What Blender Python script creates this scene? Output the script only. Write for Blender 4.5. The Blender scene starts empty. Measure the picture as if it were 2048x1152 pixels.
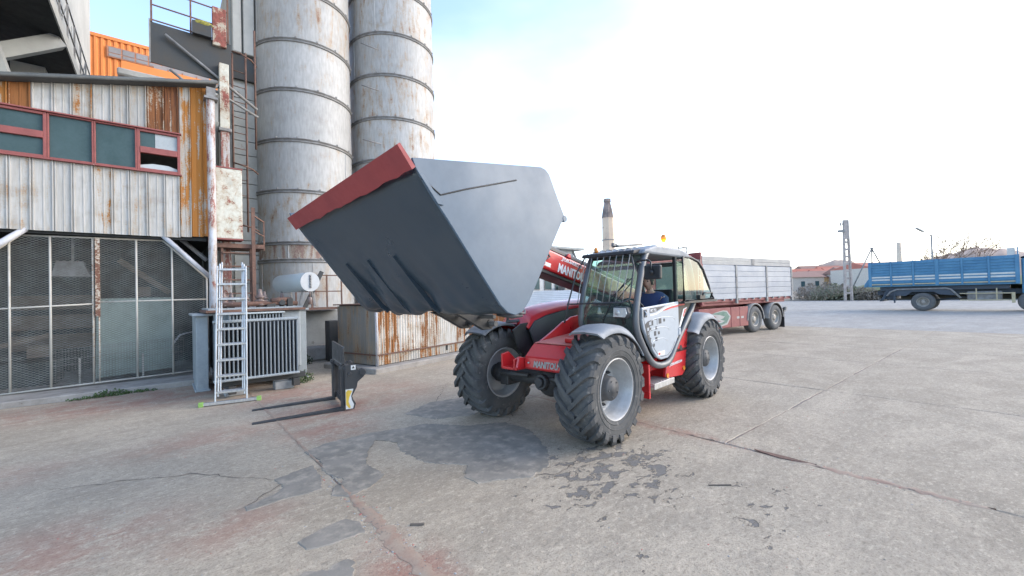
import bpy, bmesh, math, random
from mathutils import Vector, Matrix
random.seed(7)
S = bpy.context.scene
COL = S.collection
R = math.radians

# ---------------------------------------------------------------- camera
TH, PITCH, ROLL, CAMH = R(39.5), .016, .027, 1.71
fwd = Vector((math.sin(TH), math.cos(TH), 0)); rgt = Vector((math.cos(TH), -math.sin(TH), 0)); upv = Vector((0, 0, 1))
fw2 = fwd*math.cos(PITCH) + upv*math.sin(PITCH); up2 = upv*math.cos(PITCH) - fwd*math.sin(PITCH)
ax_x = rgt*math.cos(ROLL) - up2*math.sin(ROLL); ax_y = rgt*math.sin(ROLL) + up2*math.cos(ROLL); ax_z = -fw2
cam_d = bpy.data.cameras.new('camera'); cam = bpy.data.objects.new('camera', cam_d); COL.objects.link(cam)
cam_d.sensor_width = 36; cam_d.lens = 850/2048*36; cam_d.clip_start = .05; cam_d.clip_end = 3000
M3 = Matrix((ax_x, ax_y, ax_z)).transposed(); M4 = M3.to_4x4(); M4.translation = Vector((0, 0, CAMH))
cam.matrix_world = M4
S.camera = cam

# ---------------------------------------------------------------- sky, sun, exposure
SUN_AZ, SUN_EL = R(122), R(26)          # azimuth clockwise from +Y
W = bpy.data.worlds.new('World'); S.world = W; W.use_nodes = True
wt = W.node_tree; wt.nodes.clear()
sky = wt.nodes.new('ShaderNodeTexSky'); sky.sky_type = 'NISHITA'; sky.sun_disc = False
sky.sun_elevation = SUN_EL; sky.sun_rotation = SUN_AZ; sky.air_density = .8; sky.dust_density = 1.0; sky.ozone_density = .9
bg = wt.nodes.new('ShaderNodeBackground'); bg.inputs['Strength'].default_value = .15
wo = wt.nodes.new('ShaderNodeOutputWorld')
# a thin veil of high cloud over the clear sky
tc = wt.nodes.new('ShaderNodeTexCoord')
mp = wt.nodes.new('ShaderNodeMapping'); mp.inputs['Scale'].default_value = (1, 1, 2.4); mp.inputs['Location'].default_value = (.31, .1, .2)
nz = wt.nodes.new('ShaderNodeTexNoise'); nz.inputs['Scale'].default_value = 1.3; nz.inputs['Detail'].default_value = 5; nz.inputs['Roughness'].default_value = .5
rp = wt.nodes.new('ShaderNodeValToRGB'); rp.color_ramp.elements[0].position = .58; rp.color_ramp.elements[1].position = 1.0
rp.color_ramp.elements[0].color = (.03, .03, .03, 1); rp.color_ramp.elements[1].color = (.72, .72, .72, 1)
mx = wt.nodes.new('ShaderNodeMix'); mx.data_type = 'RGBA'
mx.inputs['B'].default_value = (3.15, 2.95, 2.7, 1)
wt.links.new(tc.outputs['Generated'], mp.inputs['Vector']); wt.links.new(mp.outputs['Vector'], nz.inputs['Vector'])
dt = wt.nodes.new('ShaderNodeVectorMath'); dt.operation = 'DOT_PRODUCT'; dt.inputs[1].default_value = (.98, -.2, -.25)
wt.links.new(tc.outputs['Generated'], dt.inputs[0])
ma = wt.nodes.new('ShaderNodeMath'); ma.operation = 'MULTIPLY_ADD'; ma.inputs[1].default_value = .55
wt.links.new(dt.outputs['Value'], ma.inputs[0]); wt.links.new(nz.outputs['Fac'], ma.inputs[2])
wt.links.new(ma.outputs[0], rp.inputs['Fac']); wt.links.new(rp.outputs['Color'], mx.inputs['Factor'])
wt.links.new(sky.outputs['Color'], mx.inputs['A']); wt.links.new(mx.outputs['Result'], bg.inputs['Color'])
wt.links.new(bg.outputs['Background'], wo.inputs['Surface'])
sl = bpy.data.lights.new('sun', 'SUN'); sl.energy = .5; sl.angle = R(40); sl.color = (1, .94, .87)
so = bpy.data.objects.new('sun', sl); COL.objects.link(so)
sdir = Vector((math.sin(SUN_AZ)*math.cos(SUN_EL), math.cos(SUN_AZ)*math.cos(SUN_EL), math.sin(SUN_EL)))
so.rotation_euler = sdir.to_track_quat('Z', 'Y').to_euler()
S.view_settings.view_transform = 'Standard'; S.view_settings.look = 'None'
S.view_settings.gamma = 1; S.view_settings.use_curve_mapping = False
S.view_settings.exposure = 2.08
S.cycles.max_bounces = 8; S.cycles.transparent_max_bounces = 24; S.cycles.use_denoising = True

# ---------------------------------------------------------------- mesh helpers
class MB:
    def __init__(s): s.v = []; s.f = []; s.m = []; s.s = []
    def add(s, vs, fs, mi=0, smooth=False):
        o = len(s.v); s.v += [tuple(v) for v in vs]
        for f in fs: s.f.append(tuple(o+i for i in f)); s.m.append(mi); s.s.append(smooth)
        return s
    def box(s, x0, x1, y0, y1, z0, z1, mi=0):
        return s.add([(x0,y0,z0),(x1,y0,z0),(x1,y1,z0),(x0,y1,z0),(x0,y0,z1),(x1,y0,z1),(x1,y1,z1),(x0,y1,z1)],
            [(0,3,2,1),(4,5,6,7),(0,1,5,4),(1,2,6,5),(2,3,7,6),(3,0,4,7)], mi)
    def bar(s, p0, p1, w, h=None, up=(0,0,1), mi=0):
        h = h or w; p0 = Vector(p0); p1 = Vector(p1); d = (p1-p0).normalized(); u = Vector(up)
        if abs(d.dot(u)) > .98: u = Vector((0,1,0)) if abs(d.y) < .9 else Vector((1,0,0))
        a = d.cross(u).normalized()*w/2; b = a.cross(d).normalized()*h/2
        vs = [p0-a-b,p0+a-b,p0+a+b,p0-a+b,p1-a-b,p1+a-b,p1+a+b,p1-a+b]
        return s.add(vs, [(0,1,2,3),(7,6,5,4),(0,4,5,1),(1,5,6,2),(2,6,7,3),(3,7,4,0)], mi)
    def tube(s, pts, r, n=8, closed=False, mi=0, smooth=True, flat=1.0):
        pts = [Vector(p) for p in pts]; k = len(pts); rs = r if isinstance(r, (list,tuple)) else [r]*k
        vs = []; up = None
        for i, p in enumerate(pts):
            if closed: d = pts[(i+1)%k]-pts[i-1]
            else: d = pts[min(i+1,k-1)]-pts[max(i-1,0)]
            d.normalize()
            if up is None:
                up = Vector((0,0,1)) if abs(d.z) < .9 else Vector((1,0,0))
            a = d.cross(up).normalized(); b = a.cross(d).normalized(); up = b
            for j in range(n):
                t = 2*math.pi*j/n
                vs.append(p+(a*math.cos(t)*flat+b*math.sin(t))*rs[i])
        fs = []
        for i in range(k if closed else k-1):
            i2 = (i+1) % k
            for j in range(n):
                j2 = (j+1) % n; fs.append((i*n+j, i*n+j2, i2*n+j2, i2*n+j))
        s.add(vs, fs, mi, smooth)
        if not closed:
            o = len(s.v)-len(vs)
            s.f.append(tuple(o+j for j in reversed(range(n)))); s.f.append(tuple(o+(k-1)*n+j for j in range(n)))
            s.m += [mi, mi]; s.s += [False, False]
        return s
    def cyl(s, p0, p1, r, n=12, mi=0, r2=None): return s.tube([p0, p1], [r, r if r2 is None else r2], n, mi=mi)
    def prism(s, poly, ext, mi=0):
        """closed polygon (3D points) pushed along the vector ext"""
        poly = [Vector(p) for p in poly]; e = Vector(ext); n = len(poly)
        nrm = Vector((0,0,0))
        for i in range(n): nrm += poly[i].cross(poly[(i+1)%n])
        if nrm.dot(e) > 0: poly.reverse()
        vs = poly+[p+e for p in poly]
        fs = [tuple(range(n)), tuple(reversed(range(n, 2*n)))]
        for i in range(n): j = (i+1)%n; fs.append((j, i, n+i, n+j))
        return s.add(vs, fs, mi)
    def lathe(s, prof, o, axis='z', n=24, mi=0, smooth=True, closed=False, caps=True):
        """prof: (radius, height along axis)"""
        o = Vector(o); vs = []
        for r_, t in prof:
            for j in range(n):
                a = 2*math.pi*j/n; c_, s_ = math.cos(a)*r_, math.sin(a)*r_
                vs.append(o+Vector({'z':(c_,s_,t),'y':(s_,t,c_),'x':(t,c_,s_)}[axis]))
        fs = []; k = len(prof)
        for i in range(k if closed else k-1):
            i2 = (i+1)%k
            for j in range(n):
                j2 = (j+1)%n; fs.append((i*n+j, i*n+j2, i2*n+j2, i2*n+j))
        if not closed and caps:
            if prof[0][0] > 1e-5: fs.append(tuple(reversed(range(n))))
            if prof[-1][0] > 1e-5: fs.append(tuple((k-1)*n+j for j in range(n)))
        return s.add(vs, fs, mi, smooth)
    def sphere(s, c, r, n=12, m=8, mi=0, sc=(1,1,1)):
        c = Vector(c); vs = []; fs = []
        for i in range(m+1):
            p = math.pi*i/m
            for j in range(n):
                a = 2*math.pi*j/n
                vs.append((c.x+r*sc[0]*math.sin(p)*math.cos(a), c.y+r*sc[1]*math.sin(p)*math.sin(a), c.z+r*sc[2]*math.cos(p)))
        for i in range(m):
            for j in range(n):
                j2 = (j+1)%n; fs.append((i*n+j, (i+1)*n+j, (i+1)*n+j2, i*n+j2))
        return s.add(vs, fs, mi, True)
    def build(s, name, mat, parent=None, bev=0, label=None, seg=1, col=None):
        me = bpy.data.meshes.new(name); me.from_pydata(s.v, [], s.f)
        for m_ in (mat if isinstance(mat, (list,tuple)) else [mat]): me.materials.append(m_)
        me.polygons.foreach_set('material_index', s.m); me.polygons.foreach_set('use_smooth', s.s); me.update()
        o = bpy.data.objects.new(name, me); COL.objects.link(o)
        if parent is not None: o.parent = parent
        if bev:
            b = o.modifiers.new('bevel', 'BEVEL'); b.width = bev; b.segments = seg; b.limit_method = 'ANGLE'; b.angle_limit = R(40)
        if label: o['label'] = label
        if col: o.color = col
        return o

def tag(o, label=None, cat=None, group=None, kind=None):
    if label: o['label'] = label
    if cat: o['category'] = cat
    if group: o['group'] = group
    if kind: o['kind'] = kind
    return o
def thing(name, label, cat, loc=(0,0,0), rz=0, group=None):
    o = bpy.data.objects.new(name, None); COL.objects.link(o); o.empty_display_size = .2
    o.location = loc; o.rotation_euler = (0,0,rz)
    return tag(o, label, cat, group)
def sub(name, parent, loc=(0,0,0), rz=0):
    o = bpy.data.objects.new(name, None); COL.objects.link(o); o.parent = parent; o.location = loc; o.rotation_euler = (0,0,rz); o.empty_display_size = .1
    return o
def kids(o): return [c for c in bpy.data.objects if c.parent is o]
def copy_tree(o, parent=None, label=None):
    c = o.copy(); COL.objects.link(c)
    if parent is not None: c.parent = parent
    if label: c['label'] = label
    for ch in kids(o): copy_tree(ch, c)
    return c
def inst(o, loc, parent=None, col=None, rot=None):
    c = o.copy(); COL.objects.link(c); c.location = loc
    if parent is not None: c.parent = parent
    if col: c.color = col
    if rot: c.rotation_euler = rot
    return c
def text(name, body, size, mat, parent, origin, xdir, ydir, ext=.002, shear=0, bold=0, align='LEFT', sx=1.0):
    cu = bpy.data.curves.new(name, 'FONT'); cu.body = body; cu.size = size; cu.extrude = ext; cu.shear = shear; cu.offset = bold; cu.align_x = align
    cu.resolution_u = 2
    t = bpy.data.objects.new('tmp', cu); COL.objects.link(t)
    dg = bpy.context.evaluated_depsgraph_get(); dg.update()
    me = bpy.data.meshes.new_from_object(t.evaluated_get(dg)); bpy.data.objects.remove(t)
    x = Vector(xdir).normalized(); y = Vector(ydir).normalized(); z = x.cross(y)
    m = Matrix((x*sx, y, z)).transposed().to_4x4(); m.translation = Vector(origin); me.transform(m)
    me.materials.clear(); me.materials.append(mat); me.name = name
    o = bpy.data.objects.new(name, me); COL.objects.link(o)
    if parent is not None: o.parent = parent
    return o
def arc(cx, cz, r, a0, a1, n, y=0):
    return [(cx+r*math.cos(R(a0+(a1-a0)*i/n)), y, cz+r*math.sin(R(a0+(a1-a0)*i/n))) for i in range(n+1)]
# ---------------------------------------------------------------- materials
class NT:
    def __init__(s, name):
        s.mat = bpy.data.materials.new(name); s.mat.use_nodes = True; s.t = s.mat.node_tree; s.t.nodes.clear()
        s.out = s.t.nodes.new('ShaderNodeOutputMaterial')
    def n(s, typ, props=None, **ins):
        k = s.t.nodes.new('ShaderNode'+typ)
        for a, b in (props or {}).items(): setattr(k, a, b)
        for a, b in ins.items():
            a = int(a[1:]) if a[0] == '_' else a.replace('_', ' ')
            s.set(k, a, b)
        return k
    def set(s, k, a, b):
        if hasattr(b, 'is_linked'): s.t.links.new(b, k.inputs[a])
        else: k.inputs[a].default_value = b
    def coord(s, kind='Object', scale=(1,1,1), loc=(0,0,0), rot=(0,0,0)):
        c = s.n('TexCoord'); m = s.n('Mapping'); s.t.links.new(c.outputs[kind], m.inputs['Vector'])
        m.inputs['Scale'].default_value = scale; m.inputs['Location'].default_value = loc; m.inputs['Rotation'].default_value = rot
        return m.outputs['Vector']
    def noise(s, vec, scale, detail=4, rough=.55, dist=0):
        return s.n('TexNoise', Vector=vec, Scale=scale, Detail=detail, Roughness=rough, Distortion=dist).outputs['Fac']
    def ramp(s, fac, lo, hi, c0=0, c1=1):
        k = s.n('MapRange', {'interpolation_type':'SMOOTHSTEP'}); s.set(k, 'Value', fac); s.set(k, 'From Min', lo); s.set(k, 'From Max', hi)
        k.inputs['To Min'].default_value = c0; k.inputs['To Max'].default_value = c1
        return k.outputs['Result']
    def math(s, op, a, b=0.0): 
        k = s.n('Math', {'operation':op}); s.set(k, 0, a); s.set(k, 1, b); return k.outputs[0]
    def mix(s, f, a, b, bt='MIX'):
        k = s.n('Mix', {'data_type':'RGBA', 'blend_type':bt}); s.set(k, 'Factor', f)
        for i, c in (('A', a), ('B', b)): s.set(k, i, c if hasattr(c, 'is_linked') else (*c, 1) if len(c) == 3 else c)
        return k.outputs['Result']
    def bump(s, h, strength=.3, dist=.01):
        return s.n('Bump', Height=h, Strength=strength, Distance=dist).outputs['Normal']
    def bsdf(s, col, rough=.5, metal=0, normal=None, coat=0, spec=.5, trans=0):
        b = s.n('BsdfPrincipled'); s.set(b, 'Base Color', col if hasattr(col, 'is_linked') else (*col, 1))
        s.set(b, 'Roughness', rough); s.set(b, 'Metallic', metal); s.set(b, 'Specular IOR Level', spec)
        if coat: s.set(b, 'Coat Weight', coat); s.set(b, 'Coat Roughness', .15)
        if normal is not None: s.set(b, 'Normal', normal)
        s.t.links.new(b.outputs['BSDF'], s.out.inputs['Surface']); return b

def plain(name, c, rough=.5, metal=0, var=.25, scale=6, c2=None, amt=.5, bump=.0, stretch=(1,1,1), coat=0, spec=.5, wear=None, wlo=.62, whi=.72, wscale=14, vary=0):
    """mottled surface: colour c drifting to c2, optional wear patches, micro relief"""
    t = NT(name); v = t.coord('Object', stretch)
    f = t.noise(v, scale, 6, .6); f2 = t.noise(v, scale*9, 3, .6)
    d = tuple(x*(1-var) for x in c) if c2 is None else c2
    col = t.mix(t.ramp(f, .3, .7), c, d)
    col = t.mix(t.ramp(f2, .25, .75, 0, .22), col, tuple(min(1, x*1.25+.01) for x in c))
    if vary:
        oi = t.n('ObjectInfo'); hv = t.n('HueSaturation'); t.set(hv, 'Color', col); t.set(hv, 'Value', t.ramp(oi.outputs['Random'], 0, 1, 1-vary, 1+vary)); col = hv.outputs['Color']
    if wear is not None:
        f3 = t.noise(v, wscale, 8, .65); col = t.mix(t.ramp(f3, wlo, whi), col, wear)
    r = t.ramp(f, .2, .8, max(0.03, rough-.1), min(1, rough+.12))
    nm = t.bump(t.math('ADD', f2, t.math('MULTIPLY', f, 2)), bump, .004) if bump else None
    t.bsdf(col, r, metal, nm, coat, spec); return t.mat

def rusty(name, paint, paint2, rust=(.21,.082,.03), rust2=(.09,.035,.018), streak=(7,7,.6), base=.0, rough=.55, dirt=(.16,.14,.115)):
    """weathered paint; how far the rust has got comes from the object's own colour (red = rust, green = tone, blue = orange)"""
    t = NT(name); oi = t.n('ObjectInfo'); sp = t.n('SeparateColor'); t.t.links.new(oi.outputs['Color'], sp.inputs['Color'])
    v = t.coord('Object', streak); vo = t.coord('Object')
    # every sheet gets its own place in the noise
    ad = t.n('VectorMath', {'operation':'MULTIPLY_ADD'}); t.set(ad, 0, oi.outputs['Random']); ad.inputs[1].default_value = (37,11,5); t.set(ad, 2, v); v = ad.outputs[0]
    st = t.noise(v, 1.6, 7, .62, .4); bl = t.noise(vo, 2.2, 6, .6); fine = t.noise(vo, 38, 5, .6); st2 = t.noise(v, 4.5, 5, .6)
    col = t.mix(t.ramp(st2, .3, .7), paint, paint2)
    col = t.mix(t.ramp(bl, .45, .8, 0, .55), col, dirt)
    tone = t.n('HueSaturation'); t.set(tone, 'Color', col); t.set(tone, 'Value', t.math('ADD', t.math('MULTIPLY', sp.outputs['Green'], .7), .4)); col = tone.outputs['Color']
    rc = t.mix(t.ramp(st2, .35, .7), rust, rust2); rc = t.mix(sp.outputs['Blue'], rc, (.40,.165,.035))
    mask = t.math('ADD', t.math('ADD', t.math('MULTIPLY', st, .62), t.math('MULTIPLY', bl, .3)), t.math('MULTIPLY', fine, .24))
    lim = t.math('SUBTRACT', .85-base, t.math('MULTIPLY', sp.outputs['Red'], .40))
    m = t.ramp(mask, lim, t.math('ADD', lim, .055))
    halo = t.ramp(mask, t.math('SUBTRACT', lim, .11), t.math('ADD', lim, .03), 0, .6)
    col = t.mix(halo, col, (.36,.25,.14)); col = t.mix(m, col, rc)
    nm = t.bump(t.math('ADD', t.math('MULTIPLY', fine, .5), m), .35, .003)
    t.bsdf(col, t.mix(m, (rough,)*3, (.9,)*3), 0, nm); return t.mat

def glass(name, tint=(.55,.75,.72), dens=.5, rough=.03):
    """window pane: partly clear, tinted, mirror-like at grazing angles"""
    t = NT(name); v = t.coord('Object'); dirt = t.noise(v, 3, 6, .6)
    tr = t.n('BsdfTransparent', Color=(*tint, 1)); gl = t.n('BsdfGlossy', Color=(.9,.95,.95,1), Roughness=rough); df = t.n('BsdfDiffuse', Color=(.30,.36,.35,1))
    ge = t.n('NewGeometry'); dp = t.n('VectorMath', {'operation':'DOT_PRODUCT'}); t.set(dp, 0, ge.outputs['Incoming']); t.set(dp, 1, ge.outputs['Normal'])
    fr = t.n('Math', {'operation':'MULTIPLY_ADD'}); t.set(fr, 0, t.math('POWER', t.math('SUBTRACT', 1.0, t.math('ABSOLUTE', dp.outputs['Value'])), 4.0)); fr.inputs[1].default_value = .75; fr.inputs[2].default_value = .04
    m1 = t.n('MixShader'); t.set(m1, 0, t.ramp(dirt, .2, .9, dens*.7, dens)); t.t.links.new(tr.outputs[0], m1.inputs[1]); t.t.links.new(df.outputs[0], m1.inputs[2])
    m2 = t.n('MixShader'); t.set(m2, 0, fr.outputs[0]); t.t.links.new(m1.outputs[0], m2.inputs[1]); t.t.links.new(gl.outputs[0], m2.inputs[2])
    t.t.links.new(m2.outputs[0], t.out.inputs['Surface']); return t.mat

def glow(name, c, strength):
    t = NT(name); e = t.n('Emission', Color=(*c,1), Strength=strength); t.t.links.new(e.outputs[0], t.out.inputs['Surface']); return t.mat

def concrete(name, base, dark, speck=1.0, red=None, flakes=False, stretch=1.0):
    t = NT(name); v = t.coord('Object'); vs = t.coord('Object', (1/stretch, 1, 1), rot=(0,0,R(-8)))
    big = t.noise(v, .32, 4, .6); mid = t.noise(vs, 2.1, 7, .65, .3); fine = t.noise(v, 60, 4, .7); grit = t.noise(v, 190, 3, .7); scr = t.noise(vs, 9, 6, .7)
    patchy = t.noise(vs, .9, 8, .7, .8)
    col = t.mix(t.ramp(mid, .34, .66), base, dark)
    col = t.mix(t.ramp(patchy, .50, .60, 0, .55*speck), col, tuple(x*.62 for x in base))
    col = t.mix(t.ramp(big, .35, .68, 0, .55), col, tuple(x*.72 for x in base))
    col = t.mix(t.ramp(scr, .46, .74, 0, .35), col, tuple(min(1,x*1.3) for x in base))
    pit = t.noise(vs, 24, 6, .72, .3); col = t.mix(t.ramp(pit, .53, .64, 0, .6*speck), col, tuple(x*.55 for x in base)); col = t.mix(t.ramp(pit, .47, .36, 0, .5*speck), col, tuple(min(1,x*1.35) for x in base))
    col = t.mix(t.ramp(fine, .5, .66, 0, .7*speck), col, tuple(x*.45 for x in base))
    col = t.mix(t.ramp(grit, .56, .75, 0, .55*speck), col, tuple(min(1,x*1.5) for x in base))
    h = t.math('ADD', t.math('MULTIPLY', mid, 1.2), t.math('ADD', t.math('MULTIPLY', fine, .5), t.math('MULTIPLY', grit, .3)))
    if red:
        # red dust lies in drifts round fixed spots: (x, y, radius, weight)
        acc = None
        for (x, y, rx, ry, w) in red:
            m = t.n('VectorMath', {'operation':'MULTIPLY_ADD'}); t.set(m, 0, t.n('TexCoord').outputs['Object']); m.inputs[1].default_value = (1/rx, 1/ry, 0); m.inputs[2].default_value = (-x/rx, -y/ry, 0)
            L = t.n('VectorMath', {'operation':'LENGTH'}); t.t.links.new(m.outputs[0], L.inputs[0])
            g = t.ramp(L.outputs['Value'], 1.0, .15, 0, w)
            acc = g if acc is None else t.math('MAXIMUM', acc, g)
        drift = t.ramp(t.math('ADD', t.math('MULTIPLY', t.noise(vs, 3.2, 8, .68, .5), .55), t.math('ADD', t.math('MULTIPLY', fine, .2), t.math('MULTIPLY', pit, .25))), .41, .56)
        rm = t.math('MULTIPLY', acc, drift)
        col = t.mix(t.math('MULTIPLY', rm, .8), col, (.32,.155,.115))
    if flakes:
        acc = None
        for (x, y, rx, ry, w) in flakes:
            m = t.n('VectorMath', {'operation':'MULTIPLY_ADD'}); t.set(m, 0, t.n('TexCoord').outputs['Object']); m.inputs[1].default_value = (1/rx, 1/ry, 0); m.inputs[2].default_value = (-x/rx, -y/ry, 0)
            L = t.n('VectorMath', {'operation':'LENGTH'}); t.t.links.new(m.outputs[0], L.inputs[0])
            g = t.ramp(L.outputs['Value'], 1.0, .2, 0, w)
            acc = g if acc is None else t.math('MAXIMUM', acc, g)
        sp = t.noise(vs, 7.5, 7, .66, .6); sp2 = t.noise(v, 26, 5, .6)
        lim = t.math('SUBTRACT', .72, t.math('MULTIPLY', acc, .22))
        fm = t.ramp(t.math('ADD', t.math('MULTIPLY', sp, .8), t.math('MULTIPLY', sp2, .2)), lim, t.math('ADD', lim, .035))
        col = t.mix(t.math('MULTIPLY', fm, .8), col, (.15,.145,.14)); h = t.math('SUBTRACT', h, t.math('MULTIPLY', fm, 1.1))
    t.bsdf(col, t.ramp(mid, .2, .8, .72, .95), 0, t.bump(t.math('ADD', h, t.math('MULTIPLY', scr, .8)), .8, .014), spec=.1); return t.mat

M = {}
RED = [(-.4,10.2,3.2,1.5,.85),(1.8,8.6,1.6,1.5,.75),(2.0,6.9,1.6,.9,.95),(1.7,5.9,.9,.8,.8),(.4,3.9,.7,.5,.55),(-.6,4.4,1.1,.8,.6),(1.2,2.5,.4,.7,.9),(3.3,7.6,1.2,1.6,.5),(4.8,3.0,.22,1.6,.7),(.6,6.6,1.6,.8,.5),(-1.6,6.6,1.5,.7,.4)]
FLK = [(3.3,2.6,1.7,1.4,1.0),(2.2,1.6,.9,.8,.55),(3.6,1.4,1.1,.9,.7),(2.9,4.2,1.5,1.2,.4),(5.6,5.6,2.2,1.6,.3),(7.5,4,3,2,.25)]
M['slab'] = concrete('slab_concrete', (.465,.395,.305), (.37,.318,.25), 1.0, RED, FLK, 1.5)
M['yard'] = concrete('yard_concrete', (.40,.372,.33), (.335,.315,.285), .5, None, False, 2.5)
M['joint'] = plain('joint_dirt', (.17,.15,.13), .95, c2=(.2,.14,.11), scale=3, bump=.5)
M['asphalt'] = plain('asphalt', (.195,.18,.155), .95, c2=(.27,.245,.21), scale=4, bump=.8, wear=(.38,.335,.275), wlo=.44, whi=.72, wscale=7, spec=.1)
M['crack'] = plain('crack_dirt', (.09,.08,.07), .95, c2=(.16,.12,.09), scale=4)
M['plinth'] = plain('plinth_concrete', (.33,.31,.28), .9, c2=(.22,.205,.185), scale=3, bump=.5, wear=(.15,.125,.1), wscale=6)
M['wall_grey'] = plain('grey_render', (.34,.345,.33), .9, c2=(.24,.25,.24), scale=1.2, bump=.3, wear=(.2,.19,.17), wscale=3)
M['beige'] = plain('beige_render', (.45,.44,.40), .85, c2=(.36,.355,.325), scale=.8, bump=.15)
M['beige_panel'] = plain('beige_cladding', (.36,.36,.33), .7, c2=(.28,.28,.25), scale=1.5, bump=.1, wear=(.22,.17,.12), wscale=4)
M['sheet'] = rusty('shed_sheet', (.45,.445,.425), (.37,.355,.32))
M['kiosk'] = rusty('kiosk_sheet', (.58,.565,.52), (.47,.45,.40), streak=(6,6,.5))
M['silo'] = rusty('silo_steel', (.455,.45,.435), (.355,.352,.335), rust=(.27,.19,.165), rust2=(.19,.125,.105), streak=(4,4,.8), dirt=(.27,.265,.25))
M['post'] = rusty('peeling_post_paint', (.50,.51,.54), (.43,.44,.47), rust=(.30,.13,.11), rust2=(.2,.09,.075), streak=(9,9,1.6))
M['cream'] = rusty('cream_paint', (.58,.57,.49), (.52,.515,.44), rust=(.28,.09,.07), rust2=(.16,.06,.045), streak=(3,3,2.4))
M['ironrust'] = plain('rusty_iron', (.17,.09,.062), .85, c2=(.10,.062,.05), scale=8, bump=.4, wear=(.27,.2,.16), wscale=12)
M['irondark'] = plain('dark_iron', (.035,.04,.042), .7, c2=(.06,.055,.048), scale=3, bump=.2, wear=(.12,.085,.06), wlo=.66, whi=.78)
M['irongrey'] = plain('grey_iron', (.24,.24,.235), .6, c2=(.16,.15,.14), scale=6, bump=.2, wear=(.2,.12,.085), wlo=.62)
M['roof_edge'] = plain('roof_edge_felt', (.075,.085,.088), .85, c2=(.13,.135,.13), scale=4, bump=.4)
M['winred'] = plain('red_oxide_paint', (.27,.075,.065), .6, c2=(.2,.06,.055), scale=5, bump=.15, wear=(.33,.2,.17), wlo=.68)
M['winglass'] = plain('dull_green_glass', (.062,.10,.105), .25, c2=(.045,.078,.082), scale=2.5, spec=.12)
M['sand'] = plain('joint_sand', (.33,.265,.20), .95, c2=(.30,.19,.14), scale=7, bump=.7, wear=(.2,.17,.14), wlo=.58, whi=.66, wscale=30)
M['winblock'] = plain('pale_pane', (.40,.43,.43), .3, c2=(.3,.33,.34), scale=3)
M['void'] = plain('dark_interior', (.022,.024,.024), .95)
M['shedwall'] = plain('dim_shed_wall', (.07,.085,.085), .95, c2=(.04,.05,.05), scale=1.2, bump=.3)  # wall colour kept dark to stand in for the shade inside the shed
M['meshpost'] = rusty('mesh_post', (.52,.50,.45), (.44,.42,.37), rust=(.2,.1,.07), streak=(12,12,14))
M['wire'] = plain('mesh_wire', (.25,.265,.255), .6, .4, c2=(.14,.13,.115), scale=4)
M['board'] = plain('pale_green_board', (.27,.34,.30), .6, c2=(.22,.28,.25), scale=2, bump=.1)
M['wood'] = plain('grey_timber', (.15,.125,.10), .85, c2=(.10,.085,.07), scale=5, stretch=(1,1,6), bump=.4)
M['transf'] = plain('transformer_paint', (.31,.345,.36), .55, c2=(.245,.275,.29), scale=3, bump=.1, wear=(.2,.15,.12), wlo=.68, whi=.76)
M['transdark'] = plain('transformer_fins', (.20,.23,.25), .6, c2=(.2,.225,.24), scale=5)
M['conserv'] = plain('conservator_paint', (.42,.46,.46), .5, c2=(.44,.48,.475), scale=3, bump=.08)
M['alu'] = plain('brushed_aluminium', (.54,.53,.515), .42, .85, c2=(.42,.415,.405), scale=4, stretch=(6,6,1))
M['green_cap'] = plain('green_plastic', (.30,.52,.12), .5)
M['ceramic'] = plain('brown_ceramic', (.13,.085,.07), .35, c2=(.2,.16,.14), scale=8)
M['block'] = plain('cinder_block', (.36,.36,.35), .95, c2=(.27,.27,.26), scale=12, bump=.7)
M['forkblack'] = plain('black_fork_paint', (.028,.031,.036), .45, c2=(.05,.05,.05), scale=6, bump=.15, wear=(.12,.09,.075), wlo=.68)
M['sticker'] = plain('white_sticker', (.75,.75,.72), .5, var=.08)
M['yellow'] = plain('yellow_print', (.78,.52,.06), .5, var=.15)
M['mred'] = plain('machine_red', (.52,.018,.022), .32, c2=(.46,.02,.022), scale=2, coat=.5, wear=(.4,.10,.085), wlo=.7, whi=.85, wscale=9)
M['mredtop'] = plain('dusty_red', (.46,.10,.085), .6, c2=(.42,.16,.13), scale=4, bump=.15)
M['mgrey'] = plain('machine_silver_grey', (.36,.40,.44), .36, c2=(.33,.37,.41), scale=2, coat=.35)
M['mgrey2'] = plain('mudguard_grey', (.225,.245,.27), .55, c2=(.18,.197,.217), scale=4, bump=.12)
M['mdark'] = plain('machine_dark_grey', (.05,.054,.06), .42, c2=(.07,.073,.078), scale=3, bump=.06)
M['mmid'] = plain('cab_frame_grey', (.12,.127,.137), .38, c2=(.10,.106,.115), scale=3, spec=.6)
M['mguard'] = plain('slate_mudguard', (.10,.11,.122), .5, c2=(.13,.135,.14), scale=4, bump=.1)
M['mblack'] = plain('machine_black', (.014,.016,.018), .5, c2=(.03,.03,.032), scale=4, bump=.1)
M['axle'] = plain('greasy_axle', (.03,.03,.032), .6, c2=(.055,.05,.045), scale=8, bump=.4, wear=(.1,.085,.07), wlo=.62)
M['tyre'] = plain('tyre_rubber', (.062,.063,.064), .8, c2=(.105,.103,.098), scale=5, bump=.35, wear=(.19,.18,.165), wlo=.56, whi=.72, wscale=12, spec=.3)
M['rim'] = plain('rim_silver', (.42,.42,.415), .45, .2, c2=(.32,.315,.305), scale=5, bump=.1, wear=(.22,.19,.16), wlo=.63, whi=.75)
M['hub'] = plain('hub_grey', (.045,.048,.052), .6, c2=(.075,.075,.075), scale=6, bump=.2)
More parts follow.
